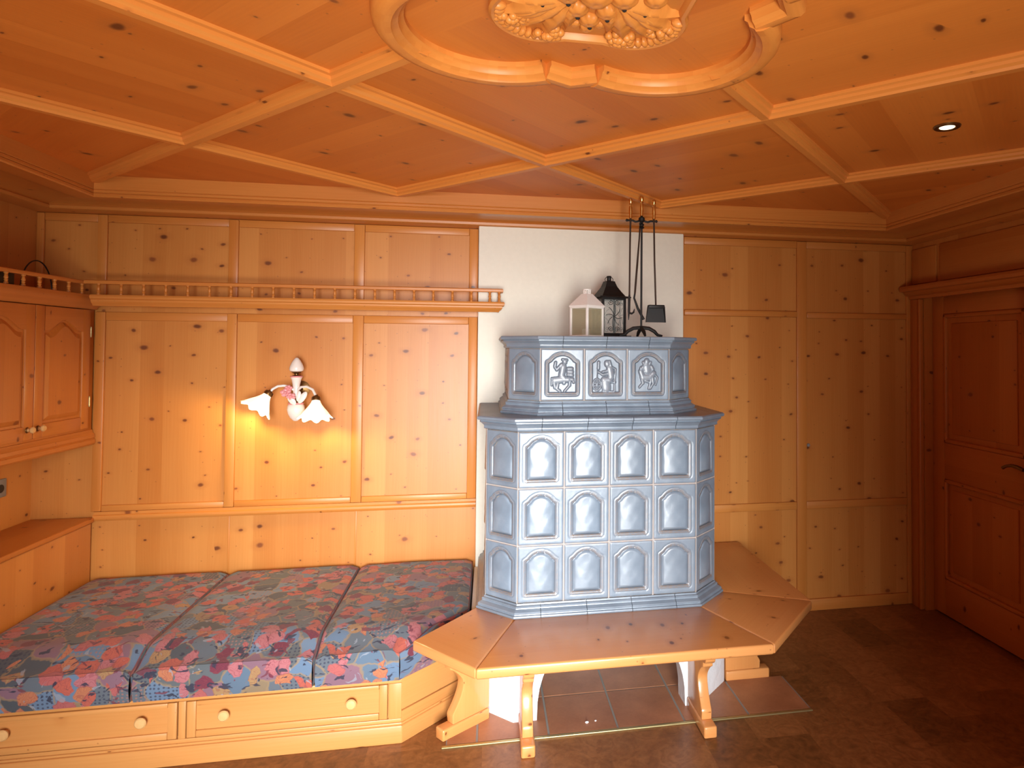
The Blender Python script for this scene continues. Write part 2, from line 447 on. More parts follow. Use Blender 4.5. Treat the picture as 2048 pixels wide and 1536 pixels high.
# right part of the panelling
for x0, x1 in ((3.494, 3.52), (4.273, 4.341), (5.055, XR)):
    batten((x0, -.016, 0), (x1, 0, 2.362), (0, 0, 1), 'stile', Wb)
for x0, x1 in ((3.52, 4.273), (4.341, 5.055)):
    batten((x0, -.014, .645), (x1, 0, .695), (1, 0, 0), 'rail', Wb)
    batten((x0, -.014, 2.318), (x1, 0, 2.364), (1, 0, 0), 'rail', Wb)
    batten((x0, -.016, 0), (x1, 0, .074), (1, 0, 0), 'baseboard', Wb)
batten((3.52, -.024, 1.872), (4.276, 0, 1.912), (1, 0, 0), 'rail', Wb, bev=.011)
batten((4.341, -.018, 1.868), (5.055, 0, 1.905), (1, 0, 0), 'rail', Wb, bev=.006)
struct(B().box((2.268, -.09, 0), (3.494, 0, 2.368), bev=.006, off=(0, 0)).build('wall_chimney', M['plaster']))
struct(B().box((-.12, YR, 0), (0, 0, 2.6), bev=0).build('wall_left', M['wall']))
# right wall with the door opening
DY0, DY1, DZ = -.130, -1.0, 2.03
b = B(); b.box((XR, DY0, 0), (XR + .14, .0, 2.6), bev=0); b.box((XR, DY1, DZ), (XR + .14, DY0, 2.6), bev=0); b.box((XR, YR, 0), (XR + .14, DY1, 2.6), bev=0)
b.box((XR + .10, DY1 - .002, 0), (XR + .139, DY0 + .002, DZ + .002), bev=0)  # unseen backing added behind the door leaf to block sky light
Wr = struct(b.build('wall_right', M['wall']))
batten((XR - .012, -.26, 2.1), (XR, -.02, 2.33), (0, 0, 1), 'panel', Wr, bev=.004)
batten((XR - .012, -1.5, 2.1), (XR, -.30, 2.33), (0, 1, 0), 'panel', Wr, bev=.004)
# door casing + head cornice
b = B()
b.box((XR - .022, -.112, 0), (XR, -.018, 2.0), (0, 0, 1), .004)
b.box((XR - .034, -.128, 0), (XR, -.106, 2.0), (0, 0, 1), .010, 3)
b.box((XR + .001, -.1335, 0), (XR + .139, -.1305, 2.03), (0, 0, 1), 0)
b.box((XR - .022, -1.10, 0), (XR, -1.012, 2.0), (0, 0, 1), .004)
b.box((XR - .034, -1.022, 0), (XR, -1.0, 2.0), (0, 0, 1), .010, 3)
T1 = struct(b.build('trim_1', M['door']))
b = B(); b.sweep([(XR, -.02), (XR, -1.13)], [(0, 2.0), (.03, 2.0), (.036, 2.018), (.06, 2.026), (.075, 2.045), (.10, 2.05), (.104, 2.068), (.098, 2.082), (0, 2.086)])
b.build('head_cornice', M['door'], T1)
# door leaf
xd = XR + .055
b = B()
def dbox(y0, y1, z0, z1, x0, x1, gr=(0, 0, 1), bev=.004): b.box((x0, y1, z0), (x1, y0, z1), gr, bev)
LE0, LE1 = DY0 - .006, DY1 + .004
dbox(LE0, LE0 - .105, .012, DZ - .004, xd, xd + .04)
dbox(LE1 + .105, LE1, .012, DZ - .004, xd, xd + .04)
for z0, z1 in ((.012, .235), (.86, 1.085), (1.895, DZ - .004)): dbox(LE0 - .105, LE1 + .105, z0, z1, xd, xd + .04, (0, 1, 0))
D1 = struct(b.build('door_1', M['door']))
for z0, z1 in ((.235, .86), (1.085, 1.895)):
    b = B(); b.box((xd + .014, LE1 + .105, z0), (xd + .034, LE0 - .105, z1), (0, 0, 1), .0)
    b.box((xd + .006, LE1 + .17, z0 + .06), (xd + .03, LE0 - .17, z1 - .06), (0, 0, 1), .006)
    b.build('panel', M['door'], D1)
    b = B(); y0, y1 = LE0 - .105, LE1 + .105; r = .026
    for (ya, za, yb, zb_) in ((y0, z0, y0 - r, z1), (y1 + r, z0, y1, z1), (y0, z0, y1, z0 + r), (y0, z1 - r, y1, z1)):
        b.box((xd - .006, min(ya, yb), za), (xd + .02, max(ya, yb), zb_), (0, 0, 1) if abs(yb - ya) < .05 else (0, 1, 0), .009, 3)
    b.build('bead', M['door'], D1)
b = B(); b.box((xd - .008, -.935, .93), (xd, -.895, 1.13), bev=.004)
b.tube([(xd - .005, -.915, 1.035), (xd - .045, -.915, 1.035)], .009)
b.tube([(xd - .045, -.918, 1.035), (xd - .047, -.88, 1.044), (xd - .047, -.84, 1.046), (xd - .046, -.80, 1.036), (xd - .046, -.776, 1.022)], [.010, .010, .009, .008, .009])
b.build('door_handle', M['oldbrass'], D1)
# rear wall with two tall windows letting the daylight in (behind the camera)
WIN = [(1.55, 3.15, .10, 2.12)]
b = B(); ZT = 2.6
xs = [-.12] + [q for w in WIN for q in w[:2]] + [XR + .14]
for i in range(0, len(xs), 2): b.box((xs[i], YR - .3, 0), (xs[i + 1], YR, ZT), bev=0)
for x0, x1, z0, z1 in WIN:
    b.box((x0, YR - .3, 0), (x1, YR, z0), bev=0); b.box((x0, YR - .3, z1), (x1, YR, ZT), bev=0)
struct(b.build('wall_rear', M['wall']))
for i, (x0, x1, z0, z1) in enumerate(WIN):
    b = B(); w = .07
    b.box((x0, YR - .2, z0), (x0 + w, YR - .13, z1)); b.box((x1 - w, YR - .2, z0), (x1, YR - .13, z1))
    b.box((x0, YR - .2, z0), (x1, YR - .13, z0 + w), (1, 0, 0)); b.box((x0, YR - .2, z1 - w), (x1, YR - .13, z1), (1, 0, 0))
    xm = (x0 + x1) / 2; b.box((xm - .06, YR - .2, z0), (xm + .06, YR - .13, z1))
    struct(b.build('window_%d' % (i + 1), M['frame']))

# ------------------------------------------------------------------ ceiling: diamond lattice, cornice, rosette ring
LX0, LX1, LY0, LB = C5, XR - C5, -C5, 1.40
LA = (LX1 - LX0) / 3
def lat(i, j): return Vector((LX0 + i * LA / 2, LY0 - j * LB / 2, HC))
LYE = LY0 - 3 * LB
b = B()
gE = (lat(1, -1) - lat(0, 0)).normalized(); gD = (lat(1, 1) - lat(0, 0)).normalized()
for j in range(0, 7):
    for i in range(0, 7):
        if (i + j) % 2 == 0: continue
        pts = [(i - 1, j), (i, j - 1), (i + 1, j), (i, j + 1)]
        pts = [q for q in pts if 0 <= q[0] <= 6 and 0 <= q[1] <= 6]
        if len(pts) < 3: continue
        bm = bmesh.new(); f = bm.faces.new([bm.verts.new(lat(*q)) for q in pts]); bm.normal_update()
        if f.normal.z > 0: bmesh.ops.reverse_faces(bm, faces=[f])
        b.add(bm, gE if i % 2 else gD)
b.box((-.12, YR, HC + .02), (XR + .12, .0, HC + .1), bev=0)
Ce = struct(b.build('ceiling', M['ceil'], smooth=False))
RC = Vector((LX0 + 1.5 * LA, LY0 - 1.5 * LB + .03))
# ribs along the lattice diagonals
RP = [(-.036, HC + .004), (-.036, HC - .010), (-.027, HC - .013), (-.025, HC - .022), (-.016, HC - .028), (-.013, HC - .036),
      (.013, HC - .036), (.016, HC - .028), (.025, HC - .022), (.027, HC - .013), (.036, HC - .010), (.036, HC + .004)]
lines = []
for k in (0, 2, 4): lines += [((k, 0), (6, 6 - k)), ((0, k), (6 - k, 6)) if k else None, ((6 - k, 0), (0, 6 - k)), ((6, k), (k, 6)) if k else None]
for ln in [l for l in lines if l]:
    a, c = lat(*ln[0]), lat(*ln[1])
    d = (c - a).normalized(); runs = [(a, c)]
    t = (Vector((RC.x, RC.y, HC)) - a).dot(d); foot = a + d * t
    if (foot.xy - RC).length < .1:
        R0 = .545; runs = [(a, foot - d * R0), (foot + d * R0, c)]
    for p, q in runs:
        dz = .0007 if d.x * d.y > 0 else 0
        B().sweep([p.xy, q.xy], [(o_, z_ + dz) for o_, z_ in RP]).build('rib', M['rib'], Ce)
# quatrefoil ring with four pointed joints
LCX, LCY, RM = .205, .245, .2575
def lobe(sx, sy, n=26):
    # from the junction near the y axis to the junction near the x axis
    c = Vector((sx * LCX, sy * LCY))
    a0 = math.atan2(math.sqrt(RM ** 2 - (.068 - LCX) ** 2), .068 - LCX)
    a1 = math.atan2(.068 - LCY, math.sqrt(RM ** 2 - (.068 - LCY) ** 2))
    return [RC + c + Vector((sx * RM * math.cos(a0 + (a1 - a0) * i / n), sy * RM * math.sin(a0 + (a1 - a0) * i / n))) for i in range(n + 1)]
QP = [(-.038, HC + .003), (-.038, HC - .014), (-.030, HC - .020), (-.026, HC - .032), (-.014, HC - .040), (-.010, HC - .047), (.006, HC - .049), (.022, HC - .045),
      (.032, HC - .034), (.036, HC - .016), (.036, HC + .003)]
for sx, sy in ((1, 1), (1, -1), (-1, 1), (-1, -1)):
    L = lobe(sx, sy)
    if sx * sy < 0: L = L[::-1]
    B().sweep(L, QP, side=-1).build('ring_moulding', M['rib'], Ce, weld=True)
ya = lobe(1, 1)[0].y - RC.y; xa = lobe(1, 1)[-1].x - RC.x
QV = [(o * .85, HC + (z - HC) * .9) for o, z in QP]
for tri in ([(-.075, ya - .004), (0, ya + .036), (.075, ya - .004)], [(.075, -ya + .004), (0, -ya - .036), (-.075, -ya + .004)],
            [(xa - .004, .075), (xa + .045, 0), (xa - .004, -.075)], [(-xa + .004, -.075), (-xa - .045, 0), (-xa + .004, .075)]):
    B().sweep([RC + Vector(q) for q in tri], QV, side=-1).build('ring_joint', M['rib'], Ce)
# stepped cornice round the room
CP = [(0, 2.365), (.105, 2.366), (.112, 2.371), (.115, 2.384), (.108, 2.392), (.120, 2.398), (.33, 2.394), (.345, 2.384), (.37, 2.376), (.40, 2.374), (.41, 2.364), (.50, 2.354),
      (.528, 2.352), (.532, 2.358), (.531, 2.368), (.526, 2.371), (.531, 2.374), (.531, 2.384), (.527, 2.387), (.532, 2.390), (.532, HC + .004), (0, HC + .06)]
struct(B().sweep([(0, 0), (XR, 0), (XR, YR), (0, YR)], CP, closed=True, side=1).build('trim_2', M['frame']))

# carved rosette in the middle of the ring
cz = HC - .001
rz_ = thing('ceiling_carving', (RC.x, RC.y, HC), 'carved wooden fruit and leaf rosette mounted on the ceiling inside the quatrefoil ring', 'ceiling ornament')
def foil(n, R):
    out = []
    for sx, sy in ((1, 1), (1, -1), (-1, -1), (-1, 1)):
        c = Vector((sx * .105, sy * .125)); pts = []
        for i in range(n + 1):
            a = math.radians(118) - math.radians(146) * i / n
            pts.append(Vector((sx * (.105 + R * math.cos(a)), sy * (.125 + R * math.sin(a)))))
        out += pts if sx * sy > 0 else pts[::-1]
    return out
b = B(); ol = foil(14, .125)
b.prism([(RC.x + q.x, RC.y + q.y, cz) for q in ol], (0, 0, -.022), (1, 0, 0), bev=.006)
b.build('plate', M['carve'], rz_)
b = B(); b.sweep([RC + q for q in ol], [(0, cz - .02), (.0, cz - .032), (.006, cz - .038), (.014, cz - .036), (.020, cz - .026), (.022, cz - .02)], closed=True, side=1)
b.build('rim', M['carve'], rz_, weld=True)
rnd = random.Random(3)
def leaf(name, cx, cy, ang, L, W, lift):
    b = B(); ca, sa = math.cos(ang), math.sin(ang)
    def fn(u, v):
        s = u; w = W * math.sin(PI * min(1, s ** .8)) ** .8 * (1 + .16 * math.sin(s * 22)); t = (v - .5) * 2
        x = s * L; y = t * w; z = -(lift * math.sin(PI * s) * (1 - .5 * t * t) + .012 * (1 - abs(t)) - .006 * abs(math.sin(s * 22)) * abs(t)) - .016
        return (RC.x + cx + x * ca - y * sa, RC.y + cy + x * sa + y * ca, cz + z)
    b.grid(fn, 26, 10); b.grid(lambda u, v: (lambda q: (q[0], q[1], cz - .012))(fn(u, v)), 26, 10)
    return b.build(name, M['carve'], rz_, angle=60)
for sx, sy in ((1, 1), (-1, 1), (1, -1), (-1, -1)):
    for ang, L, W in ((8, .165, .032), (28, .19, .036), (50, .20, .036), (72, .19, .034), (88, .14, .028)):
        a = math.radians(ang)
        leaf('leaf', sx * .045, sy * .05, math.atan2(sy * math.sin(a), sx * math.cos(a)), L, W, .016)
    for cx, cy, dxy in ((.178, .150, .0), (.088, .212, .0)):
        b = B()
        for k in range(18):
            a = rnd.random() * 2 * PI; r_ = .038 * rnd.random() ** .6
            b.ball((RC.x + sx * (cx + r_ * math.cos(a)), RC.y + sy * (cy + .75 * r_ * math.sin(a)), cz - .028 - .012 * (1 - r_ / .038)), .0105, 10, 7)
        b.build('grape_cluster', M['carve'], rz_)
    b = B()
    for k in range(13):
        a = math.radians(100) - math.radians(110) * k / 12
        qx, qy = .105 + .103 * math.cos(a), .125 + .103 * math.sin(a)
        b.ball((RC.x + sx * qx, RC.y + sy * qy, cz - .026), (.017, .010, .013), 10, 7, mat=Matrix.Rotation(math.atan2(sy * math.sin(a), sx * math.cos(a)), 4, 'Z'))
    b.build('scale_border', M['carve'], rz_)
    # ridged husk lying between the clusters
    b = B(); a0 = math.atan2(sy * .8, sx * 1.0); ca, sa = math.cos(a0), math.sin(a0)
    def husk(u, v):
        t = u; w = .026 * math.sin(PI * (.06 + .9 * t)) ** .7; q = PI * v; w *= 1 + .10 * math.cos(9 * q)
        x, y, z = .105 + .135 * t, w * math.cos(q), w * .95 * math.sin(q)
        return (RC.x + x * ca - y * sa, RC.y + x * sa + y * ca, cz - .018 - z)
    b.grid(husk, 14, 36); b.build('husk', M['carve'], rz_, angle=60)
FR = ((0, .03, .036), (.062, .03, .030), (-.062, .03, .030), (0, -.05, .034), (.062, -.045, .028), (-.062, -.045, .028), (.034, .09, .026), (-.034, .09, .026), (0, .135, .024), (0, .175, .017),
      (.13, .02, .026), (-.13, .02, .026), (.034, -.11, .026), (-.034, -.11, .026), (.028, .155, .013), (-.03, .16, .013), (.115, .065, .018), (-.115, .065, .018))
for k, (fx, fy, r) in enumerate(FR):
    b = B(); n_ = 7
    def fr(u, v):
        a = 2 * PI * u; q = PI * .62 * v; rr = r * math.sin(q) * (1 + .07 * math.cos(n_ * a) * math.sin(q))
        return (RC.x + fx + rr * math.cos(a), RC.y + fy + rr * math.sin(a), cz - .024 - r * .72 * (math.cos(q) - .12 * math.exp(-(v / .12) ** 2)))
    b.grid(fr, 40, 14); b.build('fruit', M['carve'], rz_, angle=70)
    if k in (6, 7, 8, 16, 17, 1, 2):
        b = B(); b.ball((RC.x + fx + .003, RC.y + fy + .55 * r, cz - .024 - .62 * r), (.0055, .0055, .004), 8, 6); b.build('eye_hole_shade', M['dark'], rz_)  # dark ball painted in for the shade inside a carved hole

# recessed spotlight
sp = thing('ceiling_spotlight', (3.905, -1.915, HC), 'small lit recessed spotlight in the ceiling near the door side', 'spotlight')
b = B(); b.lathe([(.026, -.002), (.029, -.006), (.042, -.006), (.045, -.002), (.045, .0), (.026, .0)], sp.location, 28); b.build('rim', M['oldbrass'], sp)
b = B(); b.lathe([(0, -.0055), (.025, -.0045), (.025, .0), (0, .0)], sp.location, 24); b.build('bulb', M['bulb'], sp)

# ------------------------------------------------------------------ tiled stove
ST = thing('tiled_stove', (2.884, -.5, 0), 'blue-grey glazed tiled stove in two tiers standing before the white chimney wall', 'tiled stove')
XS0, TW, YS, CH = 2.466, .2086, -.9508, .1431
XS1 = XS0 + 4 * TW
ZT_ = [.5212, .7762, 1.0312, 1.2862]; ZB = .4675
def octo(x0, x1, y, ch, yb=-.0925):
    return [(x0 - ch, yb), (x0 - ch, y + ch), (x0, y), (x1, y), (x1 + ch, y + ch), (x1 + ch, yb)]
def inset(P, e): # inset octagon
    x0, y = P[2]; x1 = P[3][0]; ch = x0 - P[0][0]; k = e * math.tan(PI / 8)
    return octo(x0 + k, x1 - k, y + e, ch, P[0][1])
def core(P, z0, z1, name, mat='grout'):
    return B().prism([(x, y, z0) for x, y in P], (0, 0, z1 - z0), bev=0).build(name, M[mat], ST)
LOW = octo(XS0, XS1, YS, CH)
XU0, TU, YU, CU = 2.5704, .209, -.8381, .1464
XU1 = XU0 + 3 * TU
UP = octo(XU0, XU1, YU, CU)
core(inset(LOW, .0118), ZB, 1.335, 'body'); core(inset(UP, .0118), 1.3505, 1.71, 'body')

def outline(w, h):
    """pillow outline: square shoulders with an arched head"""
    a = w * .315; bt = -h * .345; sh = h * .225; a2 = a * .80; n = 12
    pts = [(-a, bt), (a, bt), (a, sh)]
    top = h * .37; hh = top - (sh + h * .028); R = (a2 * a2 + hh * hh) / (2 * hh); cy = top - R; th = math.asin(a2 / R)
    pts += [(a2, sh + h * .02)] if False else []
    for i in range(n + 1):
        t = th - 2 * th * i / n; pts.append((R * math.sin(t), cy + R * math.cos(t)))
    pts += [(-a, sh)]
    return pts, a, bt, top
def sdist(px, py, P):
    d = 1e9; ins = False; n = len(P)
    for i in range(n):
        x1, y1 = P[i]; x2, y2 = P[(i + 1) % n]; ex, ey = x2 - x1, y2 - y1
        t = max(0, min(1, ((px - x1) * ex + (py - y1) * ey) / (ex * ex + ey * ey)))
        d = min(d, (px - x1 - t * ex) ** 2 + (py - y1 - t * ey) ** 2)
        if (y1 > py) != (y2 > py) and px < (x2 - x1) * (py - y1) / (y2 - y1) + x1: ins = not ins
    d = math.sqrt(d); return d if ins else -d
def ss(x, a, b):
    if a > b: return 1 - ss(x, b, a)
    t = max(0, min(1, (x - a) / (b - a)))
    return t * t * (3 - 2 * t)
def tile_mesh(name, w, h, relief=None, nx=52, ny=64, depth=.012):
    P, a, bt, top = outline(w, h); g = .0016
    wear_cavity = []; rel = []
    def height(x, y):
        d = sdist(x, y, P); e = min(w / 2 - g - abs(x), h / 2 - g - abs(y))
        wear_cavity.append((max(ss(e, .0035, .0008), ss(abs(d + .0108), .0026, .0008) * .8, ss(abs(d + .0030), .0024, .0006)), max(ss(abs(d + .0066), .0022, .0006), ss(abs(d - .0012), .0026, .0006), ss(abs(d + .0165), .0026, .001) * .6)))  # pair: brown worn crests, then painted groove shade
        z = -.0035 * (1 - ss(e, 0, .006))
        z += -.0035 * ss(d, -.019, -.015) + .0052 * max(0, 1 - abs(d + .0105) / .0045) ** .7 + .0040 * max(0, 1 - abs(d + .0030) / .0032) ** .7
        if d > 0:
            if relief is None:
                cyl = max(0, 1 - (x / (a * 1.02)) ** 2)
                vert = .35 + .65 * (1 - ss((y - bt) / (top - bt), .0, 1.0) * .55)
                z += -.0045 + .0135 * (cyl ** .6 * ss(d, 0, .013) * vert + .035 * math.sin(x * 95 + 1) * math.sin(y * 70))
            else:
                z += -.0050 * ss(d, 0, .004)
                m = 0; mn = 1
                for (x1, y1, x2, y2, r) in relief:
                    X1, Y1, X2, Y2 = (x1 - .5) * w, (.5 - y1) * h, (x2 - .5) * w, (.5 - y2) * h
                    ex, ey = X2 - X1, Y2 - Y1; q = ex * ex + ey * ey
                    t = max(0, min(1, ((x - X1) * ex + (y - Y1) * ey) / q)) if q > 0 else 0
                    dd = math.hypot(x - X1 - t * ex, y - Y1 - t * ey); rr = r * w
                    mn = min(mn, dd - rr)
                    if dd < rr: m = max(m, math.sqrt(1 - (dd / rr) ** 2) * min(.0085, .5 * rr + .003))
                z += m
                if mn < 1: wear_cavity[-1] = (max(wear_cavity[-1][0], .2 * ss(m, .004, .0065)), max(wear_cavity[-1][1], ss(abs(mn), .0026, .0004)))
        return z
    b = B(); W, H = w - 2 * g, h - 2 * g
    xsn = [-W / 2 + W * i / nx for i in range(nx + 1)]; ysn = [-H / 2 + H * j / ny for j in range(ny + 1)]
    b.grid(lambda u, v: (xsn[round(u * nx)], -height(xsn[round(u * nx)], ysn[round(v * ny)]), ysn[round(v * ny)]), nx, ny)
    for (A, C) in (((-W / 2, -H / 2), (W / 2, -H / 2)), ((W / 2, -H / 2), (W / 2, H / 2)), ((W / 2, H / 2), (-W / 2, H / 2)), ((-W / 2, H / 2), (-W / 2, -H / 2))):
        base = len(b.V)
        b.V += [Vector((A[0], .0035, A[1])), Vector((C[0], .0035, C[1])), Vector((C[0], depth, C[1])), Vector((A[0], depth, A[1]))]
        b.F.append([base + 3, base + 2, base + 1, base]); b.UV.append([(0, 0)] * 4); b.MI.append(0)
    o = b.build(name, M['glaze'], ST, local=True, angle=80)
    ca = o.data.color_attributes.new('wear_cavity', 'FLOAT_COLOR', 'POINT'); nv = len(o.data.vertices)
    for i in range(nv):
        w_ = wear_cavity[i] if i < (nx + 1) * (ny + 1) else (1, 0)
        ca.data[i].color = (w_[0], w_[1], 0, 1)
    return o
SO = ST.location
def put_tile(proto, first, x0, y0, ang, z, w):
    """place tile whose left edge starts at (x0,y0); local +x runs along angle"""
    ca, sa = math.cos(ang), math.sin(ang)
    loc = Vector((x0 + ca * w / 2, y0 + sa * w / 2, z)) - SO
    if first: proto.location = loc; proto.rotation_euler = (0, 0, ang); return proto
    return copy_part(proto, loc, ST, ang)
proto = tile_mesh('tile', TW, .255); first = True
for r in range(3):
    zc = (ZT_[r] + ZT_[r + 1]) / 2
    for c in range(4):
        put_tile(proto, first, XS0 + c * TW, YS, 0, zc, TW); first = False
wch = CH * math.sqrt(2)
pch = tile_mesh('tile', wch, .255); first = True
wsd = (-.0925 - (YS + CH)) / 3; psd = tile_mesh('tile', wsd, .255, nx=40, ny=44); fs = True
for r in range(3):
    zc = (ZT_[r] + ZT_[r + 1]) / 2
    put_tile(pch, first, XS0 - CH, YS + CH, -PI / 4, zc, wch); first = False
    put_tile(pch, False, XS1, YS, PI / 4, zc, wch)
    for k in range(3):
        put_tile(psd, fs, XS0 - CH, -.0925 - k * wsd, -PI / 2, zc, wsd); fs = False
        put_tile(psd, False, XS1 + CH, YS + CH + k * wsd, PI / 2, zc, wsd)
b = B()
for z in ZT_[1:3]: b.sweep(LOW, [(-.011, z - .004), (-.0034, z - .003), (-.0034, z + .003), (-.011, z + .004)])
def vjoint(x, y, z0, z1): b.tube([(x, y + .0052, z0), (x, y + .0052, z1)], .0032, 8)
for c in range(5): vjoint(XS0 + c * TW, YS + (.0015 if c in (0, 4) else 0), ZT_[0], ZT_[3])
b.tube([(XS0 - CH + .005, YS + CH + .003, ZT_[0]), (XS0 - CH + .005, YS + CH + .003, ZT_[3])], .0032, 8); b.tube([(XS1 + CH - .005, YS + CH + .003, ZT_[0]), (XS1 + CH - .005, YS + CH + .003, ZT_[3])], .0032, 8)
for c in range(4): vjoint(XU0 + c * TU, YU + (.0015 if c in (0, 3) else 0), 1.415, 1.664)
b.build('grout_lines', M['grout'], ST)
# upper tier: three relief tiles, plain chamfer and side tiles
def cap(*pts):  # polyline in (x, y, radius) picture units -> capsules
    return [(p[0], p[1], q[0], q[1], (p[2] + q[2]) / 2 if len(p) > 2 else .03) for p, q in zip(pts, pts[1:])]
def norm(L, X0, W_, Y0=130, H_=725): return [((a - X0) / W_, (b_ - Y0) / H_, (c - X0) / W_, (d - Y0) / H_, r / W_) for a, b_, c, d, r in L]
R1 = cap((470, 305, 34), (472, 318, 30)) + cap((440, 285, 16), (500, 290, 16)) + cap((430, 350, 22), (365, 425, 18), (340, 385, 16), (350, 325, 22)) + cap((450, 385, 44), (430, 500, 40)) + \
    cap((515, 410, 22), (565, 410, 22)) + cap((520, 450, 30), (560, 455, 30)) + cap((515, 495, 22), (570, 500, 22)) + cap((430, 500, 36), (475, 555, 26), (462, 610, 18)) + \
    cap((340, 570, 50), (440, 560, 44), (520, 560, 36)) + cap((520, 555, 30), (575, 560, 20), (590, 600, 12)) + cap((330, 600, 24), (345, 670, 20), (410, 720, 15)) + \
    cap((380, 620, 22), (370, 680, 16)) + cap((540, 580, 22), (535, 640, 18), (470, 720, 14)) + cap((300, 540, 14), (300, 640, 10))
R2 = cap((1060, 335, 44), (1065, 350, 40)) + cap((1090, 310, 22), (1115, 400, 20)) + cap((1095, 410, 46), (1115, 520, 50)) + cap((1075, 480, 20), (1000, 495, 16), (945, 455, 13)) + \
    cap((1060, 440, 18), (1000, 455, 12)) + cap((945, 320, 20), (942, 410, 20)) + cap((930, 410, 6), (926, 720, 6)) + cap((1040, 590, 58), (1050, 680, 66)) + cap((1090, 570, 50), (1020, 570, 40)) + \
    cap((1140, 395, 12), (1175, 420, 12), (1160, 590, 12), (1160, 720, 12)) + cap((1120, 600, 12), (1170, 600, 12)) + cap((1000, 725, 10), (1160, 728, 10))
wr = [(925 + 52 * math.cos(2 * PI * k / 16), 632 + 82 * math.sin(2 * PI * k / 16), 9) for k in range(17)]
R2 += cap(*wr)
for k in range(8): R2 += cap((925, 632, 6), (925 + 50 * math.cos(PI * k / 4), 632 + 80 * math.sin(PI * k / 4), 5))
R3 = cap((1610, 300, 38), (1610, 325, 34)) + cap((1560, 320, 20), (1575, 345, 18)) + cap((1660, 320, 20), (1650, 345, 18)) + cap((1615, 385, 62), (1620, 440, 56)) + \
    cap((1560, 380, 24), (1545, 440, 18), (1600, 465, 14)) + cap((1675, 380, 24), (1695, 420, 20), (1640, 465, 14)) + cap((1535, 400, 20), (1525, 445, 28)) + cap((1530, 450, 32), (1560, 540, 44)) + \
    cap((1560, 530, 48), (1650, 530, 46), (1700, 480, 40)) + cap((1545, 570, 24), (1560, 610, 18), (1510, 670, 13)) + cap((1650, 500, 26), (1670, 570, 22), (1640, 690, 15)) + \
    cap((1590, 580, 20), (1640, 600, 14)) + cap((1725, 490, 14), (1760, 540, 12), (1735, 640, 12)) + cap((1690, 530, 26), (1700, 620, 16), (1660, 690, 13))
zu = (1.415, 1.664); hu = zu[1] - zu[0]; zcu = sum(zu) / 2
for k, (Rk, X0) in enumerate(((R1, 150), (R2, 752), (R3, 1340))):
    t_ = tile_mesh('relief_tile', TU, hu, norm(Rk, X0, 580), nx=96, ny=112)
    put_tile(t_, True, XU0 + k * TU, YU, 0, zcu, TU)
    t_['label'] = ['tile with a rider and drum in relief', 'tile with a spinning woman in relief', 'tile with a curly haired rider in relief'][k]
wcu = CU * math.sqrt(2); pcu = tile_mesh('tile', wcu, hu)
put_tile(pcu, True, XU0 - CU, YU + CU, -PI / 4, zcu, wcu); put_tile(pcu, False, XU1, YU, PI / 4, zcu, wcu)
wsu = (-.0925 - (YU + CU)) / 3; psu = tile_mesh('tile', wsu, hu, nx=40, ny=44)
for k in range(3):
    put_tile(psu, k == 0, XU0 - CU, -.0925 - k * wsu, -PI / 2, zcu, wsu); put_tile(psu, False, XU1 + CU, YU + CU + k * wsu, PI / 2, zcu, wsu)
# mouldings, cut into glazed pieces with thin joints
def moulding(name, P, prof, pitch):
    b = B(); pts = [Vector(p) for p in P]; x0, x1, y = pts[2].x, pts[3].x, pts[2].y
    w = pitch; cuts = []; x = x0 + .5 * (x1 - x0 - w * (round((x1 - x0) / w) - 1))
    while x < x1 - .02: cuts.append(x); x += w
    g = .0012; runs = [[P[0], P[1], P[2], (cuts[0] - g, y)]]
    for a, c in zip(cuts, cuts[1:]): runs.append([(a + g, y), (c - g, y)])
    runs.append([(cuts[-1] + g, y), P[3], P[4], P[5]])
    for rn in runs: b.sweep(rn, prof, side=1 if False else SIDE)
    return b.build(name, M['glaze_m'], ST, angle=14)
SIDE = -1
# check travel: left back -> front left -> front right -> right back; outward is to the right of travel
SIDE = 1
def prof(z0, z1, pts): return [(-.03, z0)] + [(o, z0 + (z1 - z0) * f) for o, f in pts] + [(-.03, z1)]
moulding('plinth', LOW, prof(ZB, .5205, [(.036, 0), (.038, .10), (.036, .20), (.029, .24), (.028, .30), (.031, .36), (.028, .46), (.018, .56), (.011, .62), (.010, .70), (.013, .76), (.010, .84), (.002, .88), (.0, 1)]), .2086)
moulding('cornice', LOW, prof(1.287, 1.3507, [(.0, 0), (.006, .04), (.011, .10), (.009, .20), (.009, .26), (.014, .36), (.023, .48), (.030, .56), (.026, .60), (.026, .66), (.038, .70), (.042, .80), (.041, .92), (.034, 1)]), .2086)
moulding('plinth', UP, prof(1.3507, 1.4145, [(.034, 0), (.036, .09), (.034, .18), (.026, .22), (.025, .30), (.029, .36), (.026, .46), (.016, .56), (.010, .62), (.009, .70), (.012, .77), (.009, .84), (.002, .88), (.0, 1)]), .209)
moulding('cornice', UP, prof(1.6645, 1.7228, [(.0, 0), (.005, .05), (.010, .12), (.008, .22), (.008, .28), (.014, .42), (.024, .54), (.027, .60), (.023, .63), (.023, .68), (.034, .72), (.037, .84), (.036, .94), (.032, 1)]), .209)
def slab(P, z0, z1): return B().prism([(x, y, z0) for x, y in P], (0, 0, z1 - z0), bev=.001, seg=1).build('top_slab', M['glaze_m'], ST)
slab(inset(LOW, .01), 1.335, 1.3503); slab(inset(UP, .01), 1.71, 1.7224)
